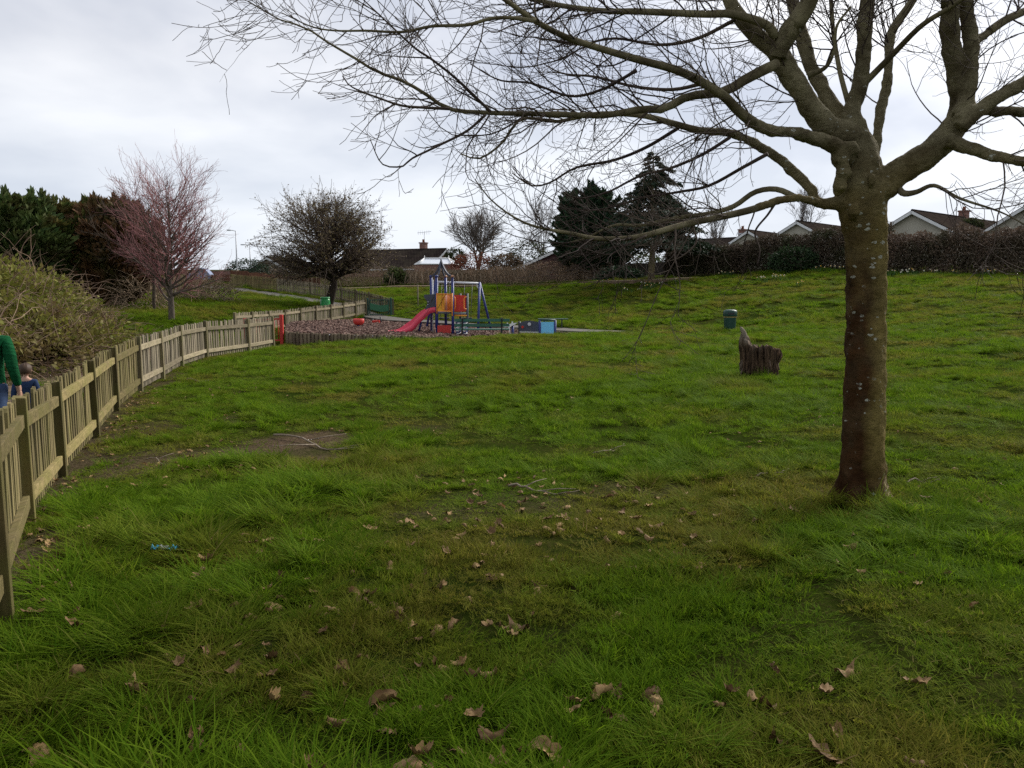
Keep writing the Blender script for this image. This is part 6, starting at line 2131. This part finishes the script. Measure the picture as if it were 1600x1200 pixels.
LM = [leaf_mesh(k, .058) for k in range(7)]
leafspots = [(67, 1160, 1.4), (310, 1148, 1.3), (300, 1158, 1.0), (218, 1066, 1.15), (214, 1078, 1.1), (848, 1172, 1.5), (640, 1180, 1.3), (655, 1174, 1.0), (940, 1082, 1.2), (958, 1072, .9), (600, 1090, 1.2), (595, 1100, .9), (770, 1138, 1.0), (742, 1112, .9), (115, 970, 1.1), (113, 1040, 1.0), (680, 912, .9), (645, 966, .9), (680, 972, .9), (810, 970, 1.0), (800, 985, .8), (960, 950, .8), (475, 830, 1.1),
             (315, 885, 1.0), (325, 863, 1.1), (308, 942, 1.0), (300, 940, .8), (655, 1030, .9), (695, 1030, .8), (740, 1050, .9), (1432, 1067, .9), (1290, 1078, .9), (1285, 1182, 1.0), (1430, 1185, .8), (480, 1080, 1.0), (425, 1090, .9), (238, 1194, .9), (490, 1197, .9), (297, 1086, .6), (390, 962, .8), (420, 950, .7), (620, 945, .8), (565, 925, .9), (840, 912, .8), (1310, 875, .7), (130, 985, .9), (1210, 1040, .8), (1320, 1042, .9), (1480, 895, .8), (1110, 838, .7)]
BIG = {0: 'large brown curled leaf in the bottom left corner', 1: 'crumpled dead leaf at the bottom edge, right of the corner leaf', 3: 'dark rolled dead leaf standing in the grass below the wrapper',
       5: 'large pale rolled leaf at the middle of the bottom edge', 6: 'crumpled brown leaf at the bottom edge left of the pale rolled leaf', 8: 'pale folded dead leaf in the right of centre foreground',
       10: 'dark star shaped dead leaf in long grass at bottom centre', 12: 'tan dead leaf just above the pale rolled leaf', 14: 'reddish dead leaf close to the foot of the nearest fence post',
       19: 'pale twisted dead leaf upright in the middle foreground', 22: 'reddish brown dead leaf right of the wrapper in mid lawn', 30: 'small pale dead leaf in the right foreground', 32: 'brown dead leaf at the bottom edge in the right foreground', 34: 'narrow rolled dead leaf left of the dark star shaped one'}
EXTRA = []
for i, (px, py, s) in enumerate(leafspots):
    d = 1.55 / math.tan(math.atan((py - 600) / F) + PITCH)
    p = gp(px, d, .038)
    if i in BIG:
        o = link('dead_leaf', LM[i % 7], None, p, (random.choice((0, math.pi)) + random.uniform(-.4, .4), random.uniform(-.35, .35), random.uniform(0, 6.3)), s * 1.05)
        tag(o, BIG[i], 'leaf', 'dead leaves in the near grass')
    else:
        EXTRA.append((p[0], p[1], s))
LC = bpy.data.collections.new('litter_leaves')
for k in range(7):
    LC.objects.link(bpy.data.objects.new('litter_leaf_%d' % k, LM[k]))


def litter():
    rg = np.random.default_rng(5)
    X, Y = [], []
    for n, xr, yr in ((300, (-3.6, 1.2), (2.4, 9.5)), (70, (-1, 5), (2.6, 9)), (220, (-6, 6), (7, 15)), (60, (-6, 9), (12, 24))):
        x, y = rg.uniform(*xr, n * 3), rg.uniform(*yr, n * 3)
        k = (fbm(x * .8, y * .8, 81, 2) > .47) & (np.abs(x) < .7 * y)
        X.append(x[k][:n]); Y.append(y[k][:n])
    # banks of litter: foot of the fence and bramble bank
    s = rg.uniform(0, 1, 160); P = np.array([np.interp(s * 5, range(len(F1XY)), F1XY[:, 0]), np.interp(s * 5, range(len(F1XY)), F1XY[:, 1])])
    X.append(P[0] + np.abs(rg.normal(.2, .25, 160))); Y.append(P[1] + rg.normal(0, .1, 160))
    B = np.array([(-7.0, 9.5), (-8.4, 13), (-9.8, 17), (-10.4, 21)])
    s = rg.uniform(0, 3, 2600)
    X.append(np.interp(s, range(4), B[:, 0]) + rg.normal(0, .7, 2600)); Y.append(np.interp(s, range(4), B[:, 1]) + rg.normal(0, .7, 2600))
    x, y = np.concatenate(X), np.concatenate(Y)
    sc = rg.uniform(.3, .72, len(x)) * np.where(y < 6, 1.25, 1.0)
    x, y, sc = np.append(x, [e[0] for e in EXTRA]), np.append(y, [e[1] for e in EXTRA]), np.append(sc, [e[2] for e in EXTRA])
    n = len(x)
    sc = sc[:, None] * np.ones((1, 3))
    o = points_object('leaf_litter', np.c_[x, y, TZ(x, y) + np.where(y < 8, .034, .026)], np.c_[rg.normal(0, .33, n) + math.pi * rg.integers(0, 2, n), rg.normal(0, .33, n), rg.uniform(0, 6.28, n)], sc, np.zeros(n), rg.integers(0, 7, n), LC)
    o['label'] = 'scattered small brown dead leaves across the lawn and bramble bank'
    o['category'] = 'leaf litter'


litter()


def chips():
    rg = np.random.default_rng(15)
    cc = bpy.data.collections.new('chip_shapes')
    mm = [material('bark chip %d' % k, lambda t, bs, out, c=c: c, .9) for k, c in enumerate(((.17, .10, .075), (.11, .06, .045), (.06, .034, .026), (.23, .15, .115)))]
    for k in range(4):
        cc.objects.link(bpy.data.objects.new('chip_%d' % k, MB().box((0, 0, 0), (.10, .04, .018), None, .7).mesh('chip', mm[k])))
    n = 16000
    x = rg.uniform(PITPOLY[:, 0].min(), PITPOLY[:, 0].max(), n); y = rg.uniform(25.5, 42, n)
    k = in_poly(x, y, PITPOLY); x, y = x[k], y[k]; n = len(x)
    o = points_object('bark_chips', np.c_[x, y, PZ(x, y) + .03], np.c_[rg.normal(0, .45, (n, 2)), rg.uniform(0, 6.28, n)], rg.uniform(.7, 1.7, n)[:, None] * np.ones((1, 3)), np.zeros(n), rg.integers(0, 4, n), cc)
    o['label'] = 'loose reddish bark chips covering the play pit'; o['category'] = 'bark chips'


chips()
